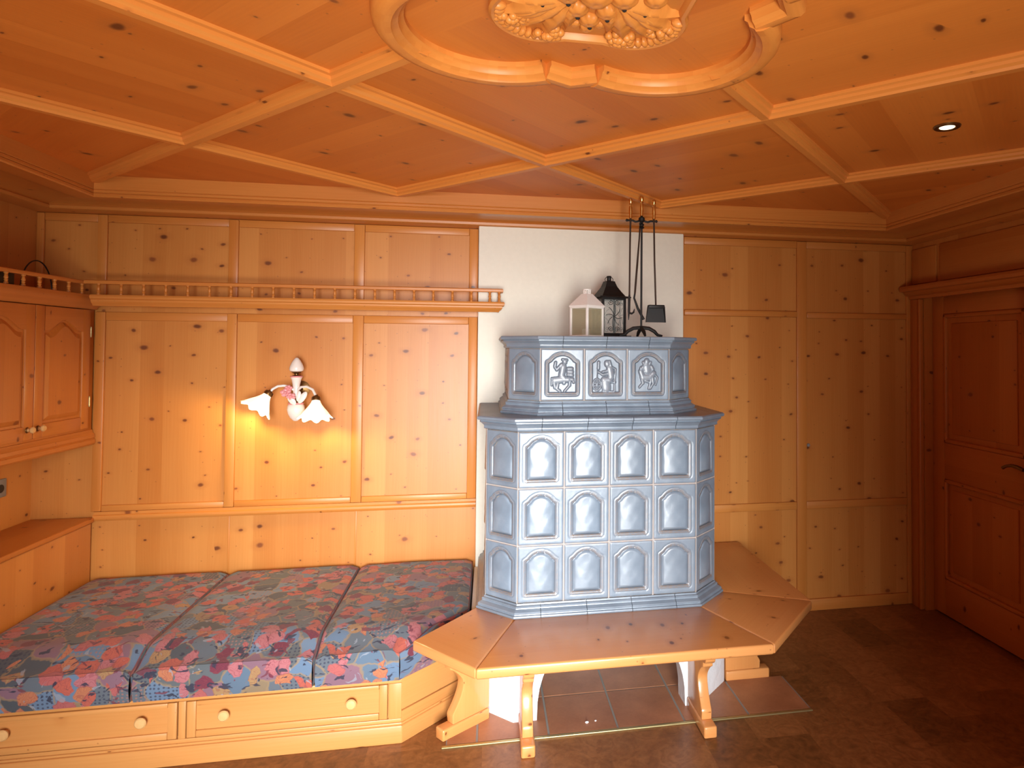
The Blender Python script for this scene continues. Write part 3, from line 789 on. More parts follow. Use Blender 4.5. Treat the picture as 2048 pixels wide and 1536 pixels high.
# white base with the arched wood store
b = B(); yb = -.96; th = .11; zt = .4238
xa0, xa1 = 2.558, 3.246; xm = (xa0 + xa1) / 2; rx = (xa1 - xa0) / 2
arch = [(xm - rx * math.cos(PI * i / 24), .40 * math.sin(PI * i / 24) ** .75) for i in range(25)]
poly = [(2.452, 0)] + arch + [(3.318, 0), (3.318, zt), (2.452, zt)]
# front wall in strips so that the faces stay convex
bm = bmesh.new()
def quad(p): bm.faces.new([bm.verts.new(Vector(q)) for q in p])
cols = [(2.452, 0)] + arch + [(3.318, 0)]
for (x1, z1), (x2, z2) in zip(cols, cols[1:]):
    z1_, z2_ = (z1, z2)
    quad([(x1, yb, z1_), (x2, yb, z2_), (x2, yb, zt), (x1, yb, zt)])
    quad([(x2, yb + th, z2_), (x1, yb + th, z1_), (x1, yb + th, zt), (x2, yb + th, zt)])
for (x1, z1), (x2, z2) in zip(arch, arch[1:]): quad([(x1, yb + th, z1), (x2, yb + th, z2), (x2, yb, z2), (x1, yb, z1)])
bmesh.ops.remove_doubles(bm, verts=bm.verts[:], dist=1e-5)
bmesh.ops.recalc_face_normals(bm, faces=bm.faces[:])
b.add(bm)
t_ = .08
b.prism([(2.452, yb, 0), (2.262, yb + .19, 0), (2.262, -.094, 0), (2.262 + t_, -.094, 0), (2.262 + t_, yb + .225, 0), (2.49, yb + .09, 0)], (0, 0, zt), bev=.006)
b.prism([(3.318, yb, 0), (3.508, yb + .19, 0), (3.508, -.094, 0), (3.508 - t_, -.094, 0), (3.508 - t_, yb + .225, 0), (3.28, yb + .09, 0)], (0, 0, zt), bev=.006)
b.box((2.3, -.16, 0), (3.47, -.094, zt), bev=0); b.box((2.3, -.80, zt - .02), (3.47, -.1, zt), bev=0)
b.build('base', M['plaster_rough'], ST, angle=40)

# ------------------------------------------------------------------ bench round the stove
BN = thing('stove_bench', (2.9, -1.1, 0), 'polished pine bench with mitred seat boards wrapped round the tiled stove', 'bench')
zt0, zt1 = .4245, ZB - .0005
A_, B_2, C_, D_, E_, F_ = (2.294, -1.415), (3.485, -1.415), (3.862, -1.004), (3.874, -.02), (2.036, -1.127), (2.287, -.808)
a2, b2, c2, d2 = (2.505, -.84), (3.258, -.84), (3.40, -.776), (3.40, -.095)
def board(pts, grain, name='seat_board'):
    return B().prism([(x, y, zt0) for x, y in pts], (0, 0, zt1 - zt0), grain, bev=.009, seg=3, off=(random.uniform(0, 9), random.uniform(0, 9))).build(name, M['bench'], BN, angle=30)
g = .0004
board([A_, B_2, b2, a2], (1, 0, 0)); board([B_2, C_, c2, b2], (.377, .411, 0)); board([C_, D_, (3.512, -.02), (3.512, -.095), d2, c2], (0, 1, 0))
board([A_, a2, (2.40, -.76), F_, E_], (-.258, .288, 0))
# legs: scrolled planks on a foot
def leg(org, ang, th=.046, W=1.0):
    """profile in (d, z): d runs away from the stove"""
    P = [(.003, .0505), (.003, .4225)]
    P += [(.262 * W, .4225), (.262 * W, .345), (.256 * W, .322), (.240 * W, .308), (.222 * W, .306), (.222 * W, .286), (.205 * W, .278)]
    for i in range(9):
        t = PI / 2 + (PI * .98) * i / 8 * .5
        P.append(((.205 - .055 * math.sin((i) / 8 * PI / 2 * 1.0)) * W, .278 - .075 * i / 8))
    for i in range(1, 7): P.append(((.150 + .055 * (i / 6) ** 1.6) * W, .203 - .108 * i / 6))
    P += [(.208 * W, .085), (.205 * W, .0505)]
    m = Matrix.Translation((org[0], org[1], 0)) @ Matrix.Rotation(ang, 4, 'Z')
    lg = B(); lg.prism([(d, -th / 2, z) for d, z in P], (0, th, 0), (0, 0, 1), bev=.005, seg=2, mat=m)
    o = lg.build('leg', M['bench'], BN, angle=40)
    ft = B(); ft.box((.004, -th / 2 - .006, 0), (.262 * W, th / 2 + .006, .05), (1, 0, 0), .008, 3, mat=m); f = ft.build('foot', M['bench'], BN)
    f.parent = o; f.location = (0, 0, 0)
leg((2.505, -.962), -PI / 2); leg((3.280, -.962), -PI / 2)
leg((2.338, -.878), math.atan2(-.150, -.195), W=.95); leg((3.512, -.745), 0, W=.9)

# ------------------------------------------------------------------ hearth tiles
HE = thing('hearth_floor', (2.99, -.6, 0), 'brown terracotta tile hearth with brass edging under the stove bench', 'hearth')
hx, T = 2.6017, .303
xsT = [2.171, hx - T, hx, hx + T, hx + 2 * T, hx + 3 * T, 3.814]
ysT = [-1.081, -.7659, -.46, -.165]
b = B(); g = .0045
b2_ = B()
b2_.prism([(2.171, -.95, .0004), (2.171, -1.085, .0004), (3.816, -1.085, .0004), (3.816, -.775, .0004), (3.505, -.775, .0004), (3.505, -.165, .0004), (2.345, -.165, .0004), (2.345, -.78, .0004)], (0, 0, .0022), bev=0)
b2_.build('grout_bed', M['tilegrout'], HE)
for i in range(len(xsT) - 1):
    for j in range(len(ysT) - 1):
        x0, x1, y0, y1 = xsT[i] + g, xsT[i + 1] - g, ysT[j] + g, ysT[j + 1] - g
        if j > 0: x0 = max(x0, 2.346); x1 = min(x1, 3.42)
        if x1 - x0 < .03: continue
        if j == 0 and i == 0:
            b.prism([(x0, y0, .001), (x1, y0, .001), (x1, -.83, .001), (x1 - .05, -.86, .001), (x0, -1.0, .001)], (0, 0, .004), bev=.001, seg=1); continue
        b.box((x0, y0, .001), (x1, y1, .005), (1, 0, 0), .0012, 1)
b.build('tile_field', M['terra'], HE)
b = B(); b.box((2.155, -1.099, .0003), (3.816, -1.083, .0065), (1, 0, 0), .002, 2); b.build('edge_strip', M['dullbrass'], HE)
for k, (x, y, r) in enumerate(((2.775, -1.02, .0085), (2.815, -1.012, .005))):
    o = B().ball((x, y, .005 + r * .45), (r, r * .8, r * .55), 9, 6).build('plaster_crumb', M['chalk'], None, (x, y, .005))
    tag(o, ['larger white crumb lying on the terracotta hearth tile', 'smaller white crumb right of the larger one on the hearth tile'][k], 'crumb')

# ------------------------------------------------------------------ drawer bed platform and cushions
BD = thing('drawer_bed', (1.2, -.6, 0), 'pine bed platform with panelled drawers under the floral cushions', 'bed')
FY = -1.016
def plat(e, z0, z1, bev, name, mt='bed'):
    k = e * math.tan(PI / 8)
    P = [(.30, FY - e), (1.985 + k, FY - e), (2.236 + e * .7, -.765 - e * .3), (2.236 + e * .7, -.03), (.30, -.03)]
    return B().prism([(x, y, z0) for x, y in P], (0, 0, z1 - z0), (1, 0, 0), bev=bev, seg=2).build(name, M[mt], BD)
plat(-.016, .07, .262, 0, 'carcass'); plat(.008, 0, .074, .004, 'plinth'); plat(.003, .074, .084, .003, 'plinth_bead')
def frame(lo, hi, gr, name='front_frame'): return B().box(lo, hi, gr, .003).build(name, M['bed'], BD)
frame((.30, FY, .248), (1.985, FY + .02, .266), (1, 0, 0)); frame((.30, FY, .084), (1.985, FY + .02, .100), (1, 0, 0))
for x0, x1 in ((.30, .345), (1.131, 1.158), (1.932, 1.985)): frame((x0, FY - .001, .10), (x1, FY + .02, .248), (0, 0, 1))
# chamfered end
cm = Matrix.Translation((1.985, FY, 0)) @ Matrix.Rotation(PI / 4, 4, 'Z')
b = B(); b.box((.001, 0, .084), (.353, .02, .130), (1, 0, 0), .003, mat=cm); b.box((.001, -.001, .136), (.353, .02, .266), (1, 0, 0), .003, mat=cm); b.build('end_panel', M['bed'], BD)
for x0, x1, kn in ((.349, 1.127, (.536, 1.005)), (1.162, 1.928, (1.303, 1.786))):
    z0, z1 = .103, .246
    b = B(); w = .034
    b.box((x0, FY - .004, z0), (x0 + w, FY + .016, z1), (0, 0, 1), .004); b.box((x1 - w, FY - .004, z0), (x1, FY + .016, z1), (0, 0, 1), .004)
    b.box((x0 + w, FY - .004, z0), (x1 - w, FY + .016, z0 + w * .8), (1, 0, 0), .004); b.box((x0 + w, FY - .004, z1 - w * .55), (x1 - w, FY + .016, z1), (1, 0, 0), .004)
    b.box((x0 + w, FY + .004, z0 + w * .8), (x1 - w, FY + .014, z1 - w * .55), (1, 0, 0), 0)
    dr = b.build('drawer', M['bed'], BD)
    for kx in kn:
        k_ = B(); m = Matrix.Translation((kx, FY + .004, .187)) @ Matrix.Rotation(PI / 2, 4, 'X')
        k_.lathe([(.010, 0), (.009, .012), (.014, .016), (.0205, .021), (.0215, .027), (.017, .032), (.006, .034), (0, .034)], (0, 0, 0), 24, mat=m)
        ko = k_.build('knob', M['knob'], BD); ko.parent = dr; ko.location = (0, 0, 0)

def cushion(xl, xr, chamf, label, seed):
    zb, ztp, y0, y1 = .2665, .452, -.012, -1.03
    o = thing('seat_cushion', ((xl + xr) / 2, -.5, zb), label, 'cushion', 'floral seat cushions on the bed platform')
    def xrt(y): return min(xr, 1.975 + (y - y1)) if chamf else xr
    nx, ny = 34, 46; rs = random.Random(seed); ph = rs.random() * 6
    def yy(v): return y0 + (y1 - y0) * v
    def top(u, v):
        y = yy(v); x = xl + (xrt(y) - xl) * u
        wdt = xrt(y) - xl; e = min(u, 1 - u) * wdt
        z = ztp - .016 * (1 - ss(e, 0, .035)) - .058 * ss(v, .84, 1.0) ** 1.3 - .02 * (1 - ss(v, 0, .03))
        z += .004 * math.sin(x * 9 + ph) * math.sin(y * 7 + ph) * ss(e, 0, .1)
        return (x, y, z)
    uo = rs.uniform(0, .3) + xl * 0; vo = rs.uniform(0, .2)
    b = B(); b.grid(lambda u, v: top(u, 1 - v), nx, ny, lambda u, v: (top(u, 1 - v)[0] + uo, top(u, 1 - v)[1] + vo))
    # front, back and sides
    def front(u, v):
        x, y, z = top(u, 1); z2 = zb + (z - .001 - zb) * v; return (x, y - .010 * math.sin(PI * v), z2)
    b.grid(front, nx, 8, lambda u, v: (top(u, 1)[0] + uo, y1 + vo - .13 * (1 - v)))
    b.grid(lambda u, v: (lambda q: (q[0], q[1], zb + (q[2] - zb) * v))(top(1 - u, 0)), nx, 3, lambda u, v: (u * .6, .1 * v))
    for side in (0, 1):
        def sd(u, v):
            q = top(side, 1 - u if side else u); bul = (.004 if side else -.004) * math.sin(PI * v)
            return (q[0] + bul, q[1], zb + (q[2] - zb) * v)
        b.grid((lambda f: (lambda u, v: f(1 - u if side else 1 - u, v)))(sd) if False else sd, ny, 6, lambda u, v: (u * 1.0 + uo + .37, v * .16 + vo))
    b.prism([(xl, y0, zb), (xrt(y0), y0, zb), (xrt(-.77), -.77, zb), (xrt(y1), y1, zb), (xl, y1, zb)], (0, 0, .002), bev=0)
    bm_ = b.build('cover', M['fabric'], o, angle=42)
    for e_, dx in ((1, -.002), (0, .002)):
        p = B(); p.tube([Vector(top(e_, i / ny)) + Vector((dx, 0, 0)) for i in range(ny + 1)], .0026, 6)
        p.build('piping', M['piping'], o, angle=80)
    return o
cushion(.302, .962, False, 'floral seat cushion at the left end against the storage ledge', 1)
cushion(.974, 1.632, False, 'middle floral seat cushion between the two others', 5)
cushion(1.644, 2.252, True, 'floral seat cushion with cut corner beside the tiled stove', 9)

# ------------------------------------------------------------------ left: storage ledge, wall cabinet, gallery shelf
XC = .295
SL = thing('storage_ledge', (.15, -.6, 0), 'low pine storage ledge along the left wall at the head of the cushions', 'ledge')
B().box((.004, -1.3, 0), (XC - .004, -.02, .735), (0, 0, 1), .002, off=(6.1, 2)).build('front_panel', M['wall'], SL)
b = B(); b.box((.004, -1.32, .737), (XC + .012, -.02, .763), (0, 1, 0), .007, 3); b.build('top_board', M['cab'], SL)

WC = thing('wall_cabinet', (.15, -.55, 1.146), 'pine wall cabinet with arched door panels in the upper left corner', 'cabinet')
Y1c = -1.36
b = B(); b.box((.004, Y1c, 1.18), (XC - .014, -.02, 1.875), (0, 0, 1), .001); b.build('carcass', M['cab'], WC)
b = B(); b.sweep([(XC - .02, -.02), (XC - .02, Y1c)], [(0, 1.146), (.020, 1.146), (.026, 1.154), (.026, 1.172), (.020, 1.178), (.024, 1.184), (.022, 1.200), (.014, 1.208), (.010, 1.224), (0, 1.228)], side=-1)
b.box((.02, Y1c, 1.146), (XC - .02, -.02, 1.182), (0, 1, 0), 0)
b.build('base_moulding', M['cab'], WC)
b = B(); b.sweep([(XC - .02, -.02), (XC - .02, Y1c)], [(0, 1.854), (.018, 1.854), (.022, 1.862), (.032, 1.872), (.036, 1.886), (.046, 1.896), (.050, 1.912), (.046, 1.925), (0, 1.928)], side=-1)
b.box((.004, Y1c, 1.905), (XC - .02, -.02, 1.926), (0, 1, 0), 0)
b.build('top_moulding', M['cab'], WC)
def arch_door(ya, yb, knob_y):
    """door in plane x = XC, from y=ya (near back wall) to y=yb"""
    z0, z1 = 1.238, 1.850; x0, x1 = XC - .014, XC + .004; w = .062
    b = B()
    b.box((x0, ya - w, z0), (x1, ya, z1), (0, 0, 1), .003); b.box((x0, yb, z0), (x1, yb + w, z1), (0, 0, 1), .003)
    b.box((x0, yb + w, z0), (x1, ya - w, z0 + w), (0, 1, 0), .003)
    yi, yo = ya - w, yb + w; ym = (yi + yo) / 2; hw = (yi - yo) / 2
    def arc(t, s=1.0, dz=0): return z1 - .115 + dz + .055 * s * (1 - ss(abs(t), .0, .92))
    n = 20; bm = bmesh.new()
    for i in range(n):
        ta, tb = -1 + 2 * i / n, -1 + 2 * (i + 1) / n
        for xx in (x1,):
            q = [(xx, ym + hw * ta, arc(ta)), (xx, ym + hw * tb, arc(tb)), (xx, ym + hw * tb, z1 - .002), (xx, ym + hw * ta, z1 - .002)]
            bm.faces.new([bm.verts.new(Vector(v)) for v in q])
        q = [(x1, ym + hw * ta, arc(ta)), (x0, ym + hw * ta, arc(ta)), (x0, ym + hw * tb, arc(tb)), (x1, ym + hw * tb, arc(tb))]
        bm.faces.new([bm.verts.new(Vector(v)) for v in q])
    bm.normal_update(); bmesh.ops.remove_doubles(bm, verts=bm.verts[:], dist=1e-5)
    for f in bm.faces:
        if f.normal.x < -.5 or (abs(f.normal.x) < .5 and f.normal.z > 0): f.normal_flip()
    b.add(bm, (0, 1, 0))
    d = b.build('door', M['cab'], WC)
    # raised field with chamfered border
    b = B(); x_in = x1 - .009
    def outl(m_, nn=20):
        P = [(yo + m_, z0 + w + m_), (yi - m_, z0 + w + m_)]
        for i in range(nn + 1):
            t = 1 - 2 * i / nn; P.append((ym + (hw - m_) * t, arc(t, 1, -m_)))
        return P
    o0, o1, o2 = outl(.0), outl(.012), outl(.034); bm = bmesh.new()
    r0 = [bm.verts.new(Vector((x_in, y, z))) for y, z in o0]; r1 = [bm.verts.new(Vector((x_in - .002, y, z))) for y, z in o1]; r2 = [bm.verts.new(Vector((x1 + .002, y, z))) for y, z in o2]
    n = len(o0)
    for ra, rb in ((r0, r1), (r1, r2)):
        for i in range(n): bm.faces.new([ra[i], ra[(i + 1) % n], rb[(i + 1) % n], rb[i]])
    bm.faces.new(r2); bmesh.ops.recalc_face_normals(bm, faces=bm.faces[:])
    bm.normal_update()
    if sum(f.normal.x for f in bm.faces) < 0: bmesh.ops.reverse_faces(bm, faces=bm.faces[:])
    b.add(bm, (0, 0, 1)); b.parent = None
    pn = b.build('panel', M['cab'], WC, angle=20); pn.parent = d; pn.location = (0, 0, 0)
    b = B(); m = Matrix.Translation((x1, knob_y, 1.283)) @ Matrix.Rotation(PI / 2, 4, 'Y')
    b.lathe([(.014, 0), (.012, .003)], (0, 0, 0), 18, mat=m, mi=1)
    b.lathe([(.008, .002), (.007, .010), (.011, .014), (.015, .019), (.015, .024), (.010, .029), (0, .030)], (0, 0, 0), 18, mat=m)
    kb = b.build('knob', [M['knob'], M['oldbrass']], WC); kb.parent = d; kb.location = (0, 0, 0)
    return d
d1 = arch_door(-.084, -.505, -.472); d2 = arch_door(-.509, -.93, -.545); d3 = arch_door(-.934, -1.352, -1.316)
for z in (1.375, 1.735):
    b = B(); b.tube([(XC + .004, -.079, z - .022), (XC + .004, -.079, z + .022)], .0032, 10)
    b.ball((XC + .004, -.079, z + .025), .0035, 8, 6); b.ball((XC + .004, -.079, z - .025), .0035, 8, 6)
    b.build('hinge', M['dullbrass'], WC)
# baluster
def baluster_mesh(name, parent, loc, H, R=.0085):
    pr = [(R, 0), (R, .006), (R * .62, .010), (R * .95, .016), (R * .6, .021), (R * .75, H * .42), (R * 1.0, H * .55), (R * .62, H * .74), (R * .95, H - .013), (R * .6, H - .009), (R, H - .005), (R, H)]
    b = B(); b.lathe(pr, (0, 0, 0), 12); return b.build(name, M['frame'], parent, loc, local=True)
def gallery(parent, spots, z0, H):
    o = parent.location; p = baluster_mesh('baluster', parent, Vector((*spots[0], z0)) - o, H)
    for s_ in spots[1:]: copy_part(p, Vector((*s_, z0)) - o, parent)
xg = XC + .008
gallery(WC, [(xg, y) for y in [-.175 - .1074 * k for k in range(11)]], 1.928, .050)
b = B(); b.sweep([(xg, -.160), (xg, Y1c)], [(-.010, 1.977), (.010, 1.977), (.013, 1.983), (.012, 1.992), (.006, 1.996), (-.010, 1.996)], side=-1); b.build('gallery_rail', M['frame'], WC)
# gallery shelf along the back wall
GS = thing('gallery_shelf', (1.35, -.1, 1.868), 'long narrow pine shelf with a turned gallery rail along the back wall', 'shelf')
ys = -.155; XE = 2.395
b = B(); b.box((.352, ys - .002, 1.893), (XE, -.018, 1.922), (1, 0, 0), .003); b.build('shelf_board', M['frame'], GS)
SP = [(0, 1.868), (.010, 1.868), (.014, 1.876), (.024, 1.882), (.030, 1.892), (.030, 1.898), (.040, 1.904), (.042, 1.914), (.038, 1.923), (0, 1.924)]
b = B(); b.sweep([(.348, ys), (XE - .02, ys), (XE - .02, -.105)], SP); b.box((.352, ys - .002, 1.868), (XE - .02, ys + .014, 1.9), (1, 0, 0), 0); b.build('front_moulding', M['frame'], GS)
yr = ys - .020
b = B(); b.sweep([(.316, yr), (XE + .002, yr), (XE + .002, -.102)], [(-.009, 1.979), (.009, 1.979), (.012, 1.985), (.011, 1.995), (.005, 1.999), (-.009, 1.999)]); b.build('gallery_rail', M['frame'], GS)
gallery(GS, [(.378 + .1030 * k, yr) for k in range(19)] + [(2.334, yr), (2.386, yr), (2.386, -.115)], 1.923, .057)
# things on and by the cabinet
b = B(); b.box((.03, -1.1, 1.929), (.268, -.60, 1.993), bev=.006); o = b.build('receiver_box', M['blackplastic'], None, (.15, -.85, 1.929))
tag(o, 'black flat device box lying behind the gallery on top of the wall cabinet', 'device')
b = B(); b.tube([(.15, -.255 + .115 * math.cos(PI * i / 24), 1.932 + .148 * math.sin(PI * i / 24)) for i in range(25)], .0032, 8)
o = b.build('cable', M['blackplastic'], None, (.12, -.3, 1.932)); tag(o, 'thin dark cable arching above the gallery rail of the wall cabinet', 'cable')
ws = thing('wall_socket', (0, -.235, .967), 'dark wall socket on the left wall under the cabinet', 'socket')
b = B(); b.box((.0005, -.278, .923), (.010, -.194, 1.012), bev=.004); b.build('cover_plate', M['greyplastic'], ws)
b = B(); b.lathe([(.020, 0), (.020, .002), (.019, .003), (0, .003)], (0, 0, 0), 24, mat=Matrix.Translation((.010, -.236, .967)) @ Matrix.Rotation(PI / 2, 4, 'Y')); b.build('insert', M['blackplastic'], ws)
b = B(); b.lathe([(.011, 0), (.011, .004), (.008, .007), (0, .008)], (0, 0, 0), 20, mat=Matrix.Translation((4.357, -.0005, 1.052)) @ Matrix.Rotation(PI / 2, 4, 'X'))
o = b.build('wall_plug', M['greyplastic'], None, (4.357, 0, 1.052)); tag(o, 'small round grey plug set in the right wall panelling', 'plug')

# ------------------------------------------------------------------ wall lamp
WL = thing('wall_lamp', (1.306, 0, 1.44), 'cream porcelain wall lamp with pink flowers and two lit frilled glass shades', 'wall lamp')
lx, ly = 1.306, -.105
b = B(); b.lathe([(0, 0), (.045, 0), (.045, .006), (.03, .012), (.012, .016), (.012, .09)], (0, 0, 0), 24, mat=Matrix.Translation((lx, -.0005, 1.43)) @ Matrix.Rotation(PI / 2, 4, 'X')); b.build('bracket', M['oldbrass'], WL)
b = B(); b.lathe([(0, 1.607), (.008, 1.604), (.018, 1.592), (.028, 1.574), (.035, 1.556), (.037, 1.544), (.033, 1.534), (.024, 1.529), (0, 1.528)][::-1], (lx, ly, 0), 28); b.build('finial', M['porcelain'], WL)
b = B(); b.lathe([(.026, 1.504), (.024, 1.508), (.010, 1.513), (.010, 1.518), (.024, 1.526), (.026, 1.530)], (lx, ly, 0), 24); b.build('brass_neck', M['oldbrass'], WL)
b = B(); b.lathe([(.034, 1.362), (.040, 1.372), (.030, 1.384), (.02, 1.39)], (lx, ly, 0), 24); b.build('brass_cup', M['oldbrass'], WL)
b = B(); b.lathe([(.018, 1.386), (.018, 1.40), (.016, 1.43), (.019, 1.46), (.024, 1.485), (.030, 1.499)], (lx, ly, 0), 24); b.lathe([(.030, 1.499), (.033, 1.503), (.030, 1.507), (.0, 1.508)], (lx, ly, 0), 24, mi=1)
b.lathe([(0, 1.262), (.012, 1.264), (.028, 1.280), (.040, 1.302), (.045, 1.325), (.042, 1.345), (.037, 1.352)], (lx, ly, 0), 28); b.lathe([(.037, 1.352), (.041, 1.357), (.038, 1.362), (.0, 1.363)], (lx, ly, 0), 28, mi=1)
b.build('vase_body', [M['porcelain'], M['pink']], WL)
def shade(neck, axis, L=.095):
    ax = Vector(axis).normalized(); q = ax.to_track_quat('Z', 'Y').to_matrix().to_4x4(); m = Matrix.Translation(neck) @ q
    b = B(); nu, nv = 64, 16
    def fn(u, v, k=1.0):
        a = 2 * PI * u; t = v
        r = .020 + .020 * t + .022 * math.sin(PI * min(1, t * 1.2) * .5) ** 2 + .020 * t ** 4
        r *= 1 + (.09 * math.cos(8 * a)) * ss(t, .35, 1); z = L * t + .007 * math.cos(8 * a) * ss(t, .6, 1)
        return m @ Vector((r * k * math.cos(a), r * k * math.sin(a), z))
    b.grid(lambda u, v: fn(u, v), nu, nv); b.grid(lambda u, v: fn(1 - u, v, .965), nu, nv)
    b.build('lamp_shade', M['shade'], WL, angle=80)
    h = B(); h.lathe([(.021, -.018), (.024, -.008), (.022, .004), (.012, .006)], (0, 0, 0), 20, mat=m); h.lathe([(.008, -.03), (.012, -.018)], (0, 0, 0), 14, mat=m); h.build('shade_holder', M['oldbrass'], WL)
    return m @ Vector((0, 0, L * .8))
def arm(pts, r=.007):
    b = B(); b.tube(pts, r, 10); return b.build('arm', M['porcelain'], WL, angle=80)
nl = Vector((1.172, -.135, 1.408)); al = (-.50, -.34, -.80)
nr = Vector((1.422, -.165, 1.378)); ar_ = (.05, -.36, -.92)
pl = shade(nl, al); pr_ = shade(nr, ar_)
arm([(1.296, -.11, 1.43), (1.275, -.115, 1.447), (1.248, -.12, 1.455), (1.218, -.125, 1.452), (1.195, -.128, 1.438), (1.180, -.131, 1.420)])
arm([(1.316, -.112, 1.43), (1.335, -.125, 1.447), (1.368, -.14, 1.450), (1.402, -.152, 1.434), (1.418, -.162, 1.405)])
b = B()
for (x, y, z, s_, rot) in ((1.262, -.135, 1.418, .030, .4), (1.292, -.145, 1.398, .026, -.5), (1.275, -.13, 1.442, .022, .2)):
    for k in range(5):
        a = 2 * PI * k / 5 + rot; b.ball((x + s_ * .55 * math.cos(a), y - .004, z + s_ * .45 * math.sin(a)), (s_ * .42, .009, s_ * .36), 10, 7)
    b.ball((x, y - .012, z), s_ * .28, 9, 7)
b.build('flower', M['pink'], WL)
b = B()
for (x, z, a, L, W) in ((1.350, 1.392, 1.0, .036, .016), (1.296, 1.378, -.9, .03, .016), (1.33, 1.40, 1.4, .028, .012)):
    b.ball((x, -.15, z), (L, .006, W), 12, 8, mat=Matrix.Rotation(-a, 4, 'Y'))
b.build('leaf', M['porcelain'], WL)

# ------------------------------------------------------------------ on the stove: lanterns and fire tools
ZS = 1.7228
def lantern_frame(b, s, h, t, z0): # four posts, top and bottom rails
    for sx in (-1, 1):
        for sy in (-1, 1): b.box((sx * s / 2 - t / 2, sy * s / 2 - t / 2, z0), (sx * s / 2 + t / 2, sy * s / 2 + t / 2, z0 + h), bev=.001, seg=1)
    for z in (z0, z0 + h - t):
        for k in range(2):
            for sg in (-1, 1):
                if k: b.box((-s / 2, sg * s / 2 - t / 2, z), (s / 2, sg * s / 2 + t / 2, z + t), bev=.001, seg=1)
                else: b.box((sg * s / 2 - t / 2, -s / 2, z), (sg * s / 2 + t / 2, s / 2, z + t), bev=.001, seg=1)
LW = thing('white_lantern', (2.831, -.555, ZS), 'white metal lantern with greenish panes on the stove top', 'lantern', rz=math.radians(38))
s, h = .115, .160
b = B(); lantern_frame(b, s, h, .011, 0); b.box((-s / 2, -s / 2, 0), (s / 2, s / 2, .006), bev=.001, seg=1); b.build('frame', M['whitemetal'], LW, local=True)
b = B()
for sg in (-1, 1):
    b.box((-s / 2 + .005, sg * s / 2 - .001, .008), (s / 2 - .005, sg * s / 2 + .001, h - .008), bev=0); b.box((sg * s / 2 - .001, -s / 2 + .005, .008), (sg * s / 2 + .001, s / 2 - .005, h - .008), bev=0)
b.build('pane', M['pane'], LW, local=True, smooth=False)
b = B(); bm = bmesh.new(); r0, r1, zr0, zr1 = s / 2 + .008, .022, h, h + .064
vs = [[bm.verts.new((sx * r, sy * r, z)) for sx, sy in ((-1, -1), (1, -1), (1, 1), (-1, 1))] for r, z in ((r0, zr0 - .004), (r0, zr0 + .004), (r1, zr1), (r1 * .9, zr1 + .002))]
for a, c in zip(vs, vs[1:]):
    for k in range(4): bm.faces.new([a[k], a[(k + 1) % 4], c[(k + 1) % 4], c[k]])
bm.faces.new(vs[0][::-1]); bm.faces.new(vs[-1]); b.add(bm); b.build('roof', M['whitemetal'], LW, local=True, smooth=False)
b = B()
for k in range(12):
    a = 2 * PI * k / 12; b.box((.0175, -.0028, zr1), (.0205, .0028, zr1 + .022), bev=0, mat=Matrix.Rotation(a, 4, 'Z'))
b.lathe([(.0165, zr1 + .020), (.022, zr1 + .020), (.022, zr1 + .026), (.0, zr1 + .028)], (0, 0, 0), 24); b.lathe([(.0, zr1), (.022, zr1), (.022, zr1 + .004), (.0, zr1 + .004)], (0, 0, 0), 24); b.build('vent_collar', M['whitemetal'], LW, local=True)
CA = thing('candle', (2.826, -.56, ZS + .006), 'small pale candle standing inside the white lantern', 'candle')
b = B(); b.lathe([(0, 0), (.020, 0), (.021, .004), (.020, .036), (.012, .039), (0, .037)], (0, 0, 0), 22); b.build('wax', M['candle'], CA, local=True)
b = B(); b.tube([(0, 0, .036), (.001, 0, .046)], .0012, 6); b.build('wick', M['dark'], CA, local=True)

LBk = thing('black_lantern', (2.972, -.42, ZS), 'black metal lantern with scrollwork sides and peaked roof on the stove', 'lantern', rz=math.radians(14))
s, h = .128, .205
b = B(); lantern_frame(b, s, h, .013, .012); b.box((-s / 2 - .012, -s / 2 - .012, 0), (s / 2 + .012, s / 2 + .012, .014), bev=.003); b.build('frame', M['iron'], LBk, local=True)
b = B()
for sg in (-1, 1):
    b.box((-s / 2 + .005, sg * s / 2 - .001, .02), (s / 2 - .005, sg * s / 2 + .001, h + .005), bev=0); b.box((sg * s / 2 - .001, -s / 2 + .005, .02), (sg * s / 2 + .001, s / 2 - .005, h + .005), bev=0)
b.build('pane', M['clear'], LBk, local=True, smooth=False)
def scroll_side(m):
    b = B(); y = -s / 2 - .003
    def pth(pts, r=.0017): b.tube([m @ Vector((x, y, z)) for x, z in pts], r, 6)
    zc = .115
    for k in range(8):
        a = 2 * PI * k / 8 + .2
        pth([(0 + t * .048 * math.cos(a + .5 * t), zc + t * .062 * math.sin(a + .5 * t)) for t in [i / 8 for i in range(9)]])
    for sx in (-1, 1):
        for zc2, sg in ((.19, -1), (.045, 1)):
            pth([(sx * (.018 + .016 * (1 - i / 16) * math.cos(i / 16 * 3.4 * PI)), zc2 + sg * .016 * (1 - i / 16) * math.sin(i / 16 * 3.4 * PI)) for i in range(17)])
    pth([(0, .03), (0, .205)], .002)
    b.build('scrollwork', M['iron'], LBk, local=True)
for k in range(4): scroll_side(Matrix.Rotation(k * PI / 2, 4, 'Z'))
b = B(); bm = bmesh.new(); z0 = h + .008
lev = ((s / 2 + .028, z0 + .002), (s / 2 + .026, z0 + .008), (s / 2 + .004, z0 + .012), (s / 2 - .012, z0 + .035), (.034, z0 + .065), (.026, z0 + .088), (.024, z0 + .095))
vs = [[bm.verts.new((sx * r, sy * r, z)) for sx, sy in ((-1, -1), (1, -1), (1, 1), (-1, 1))] for r, z in lev]
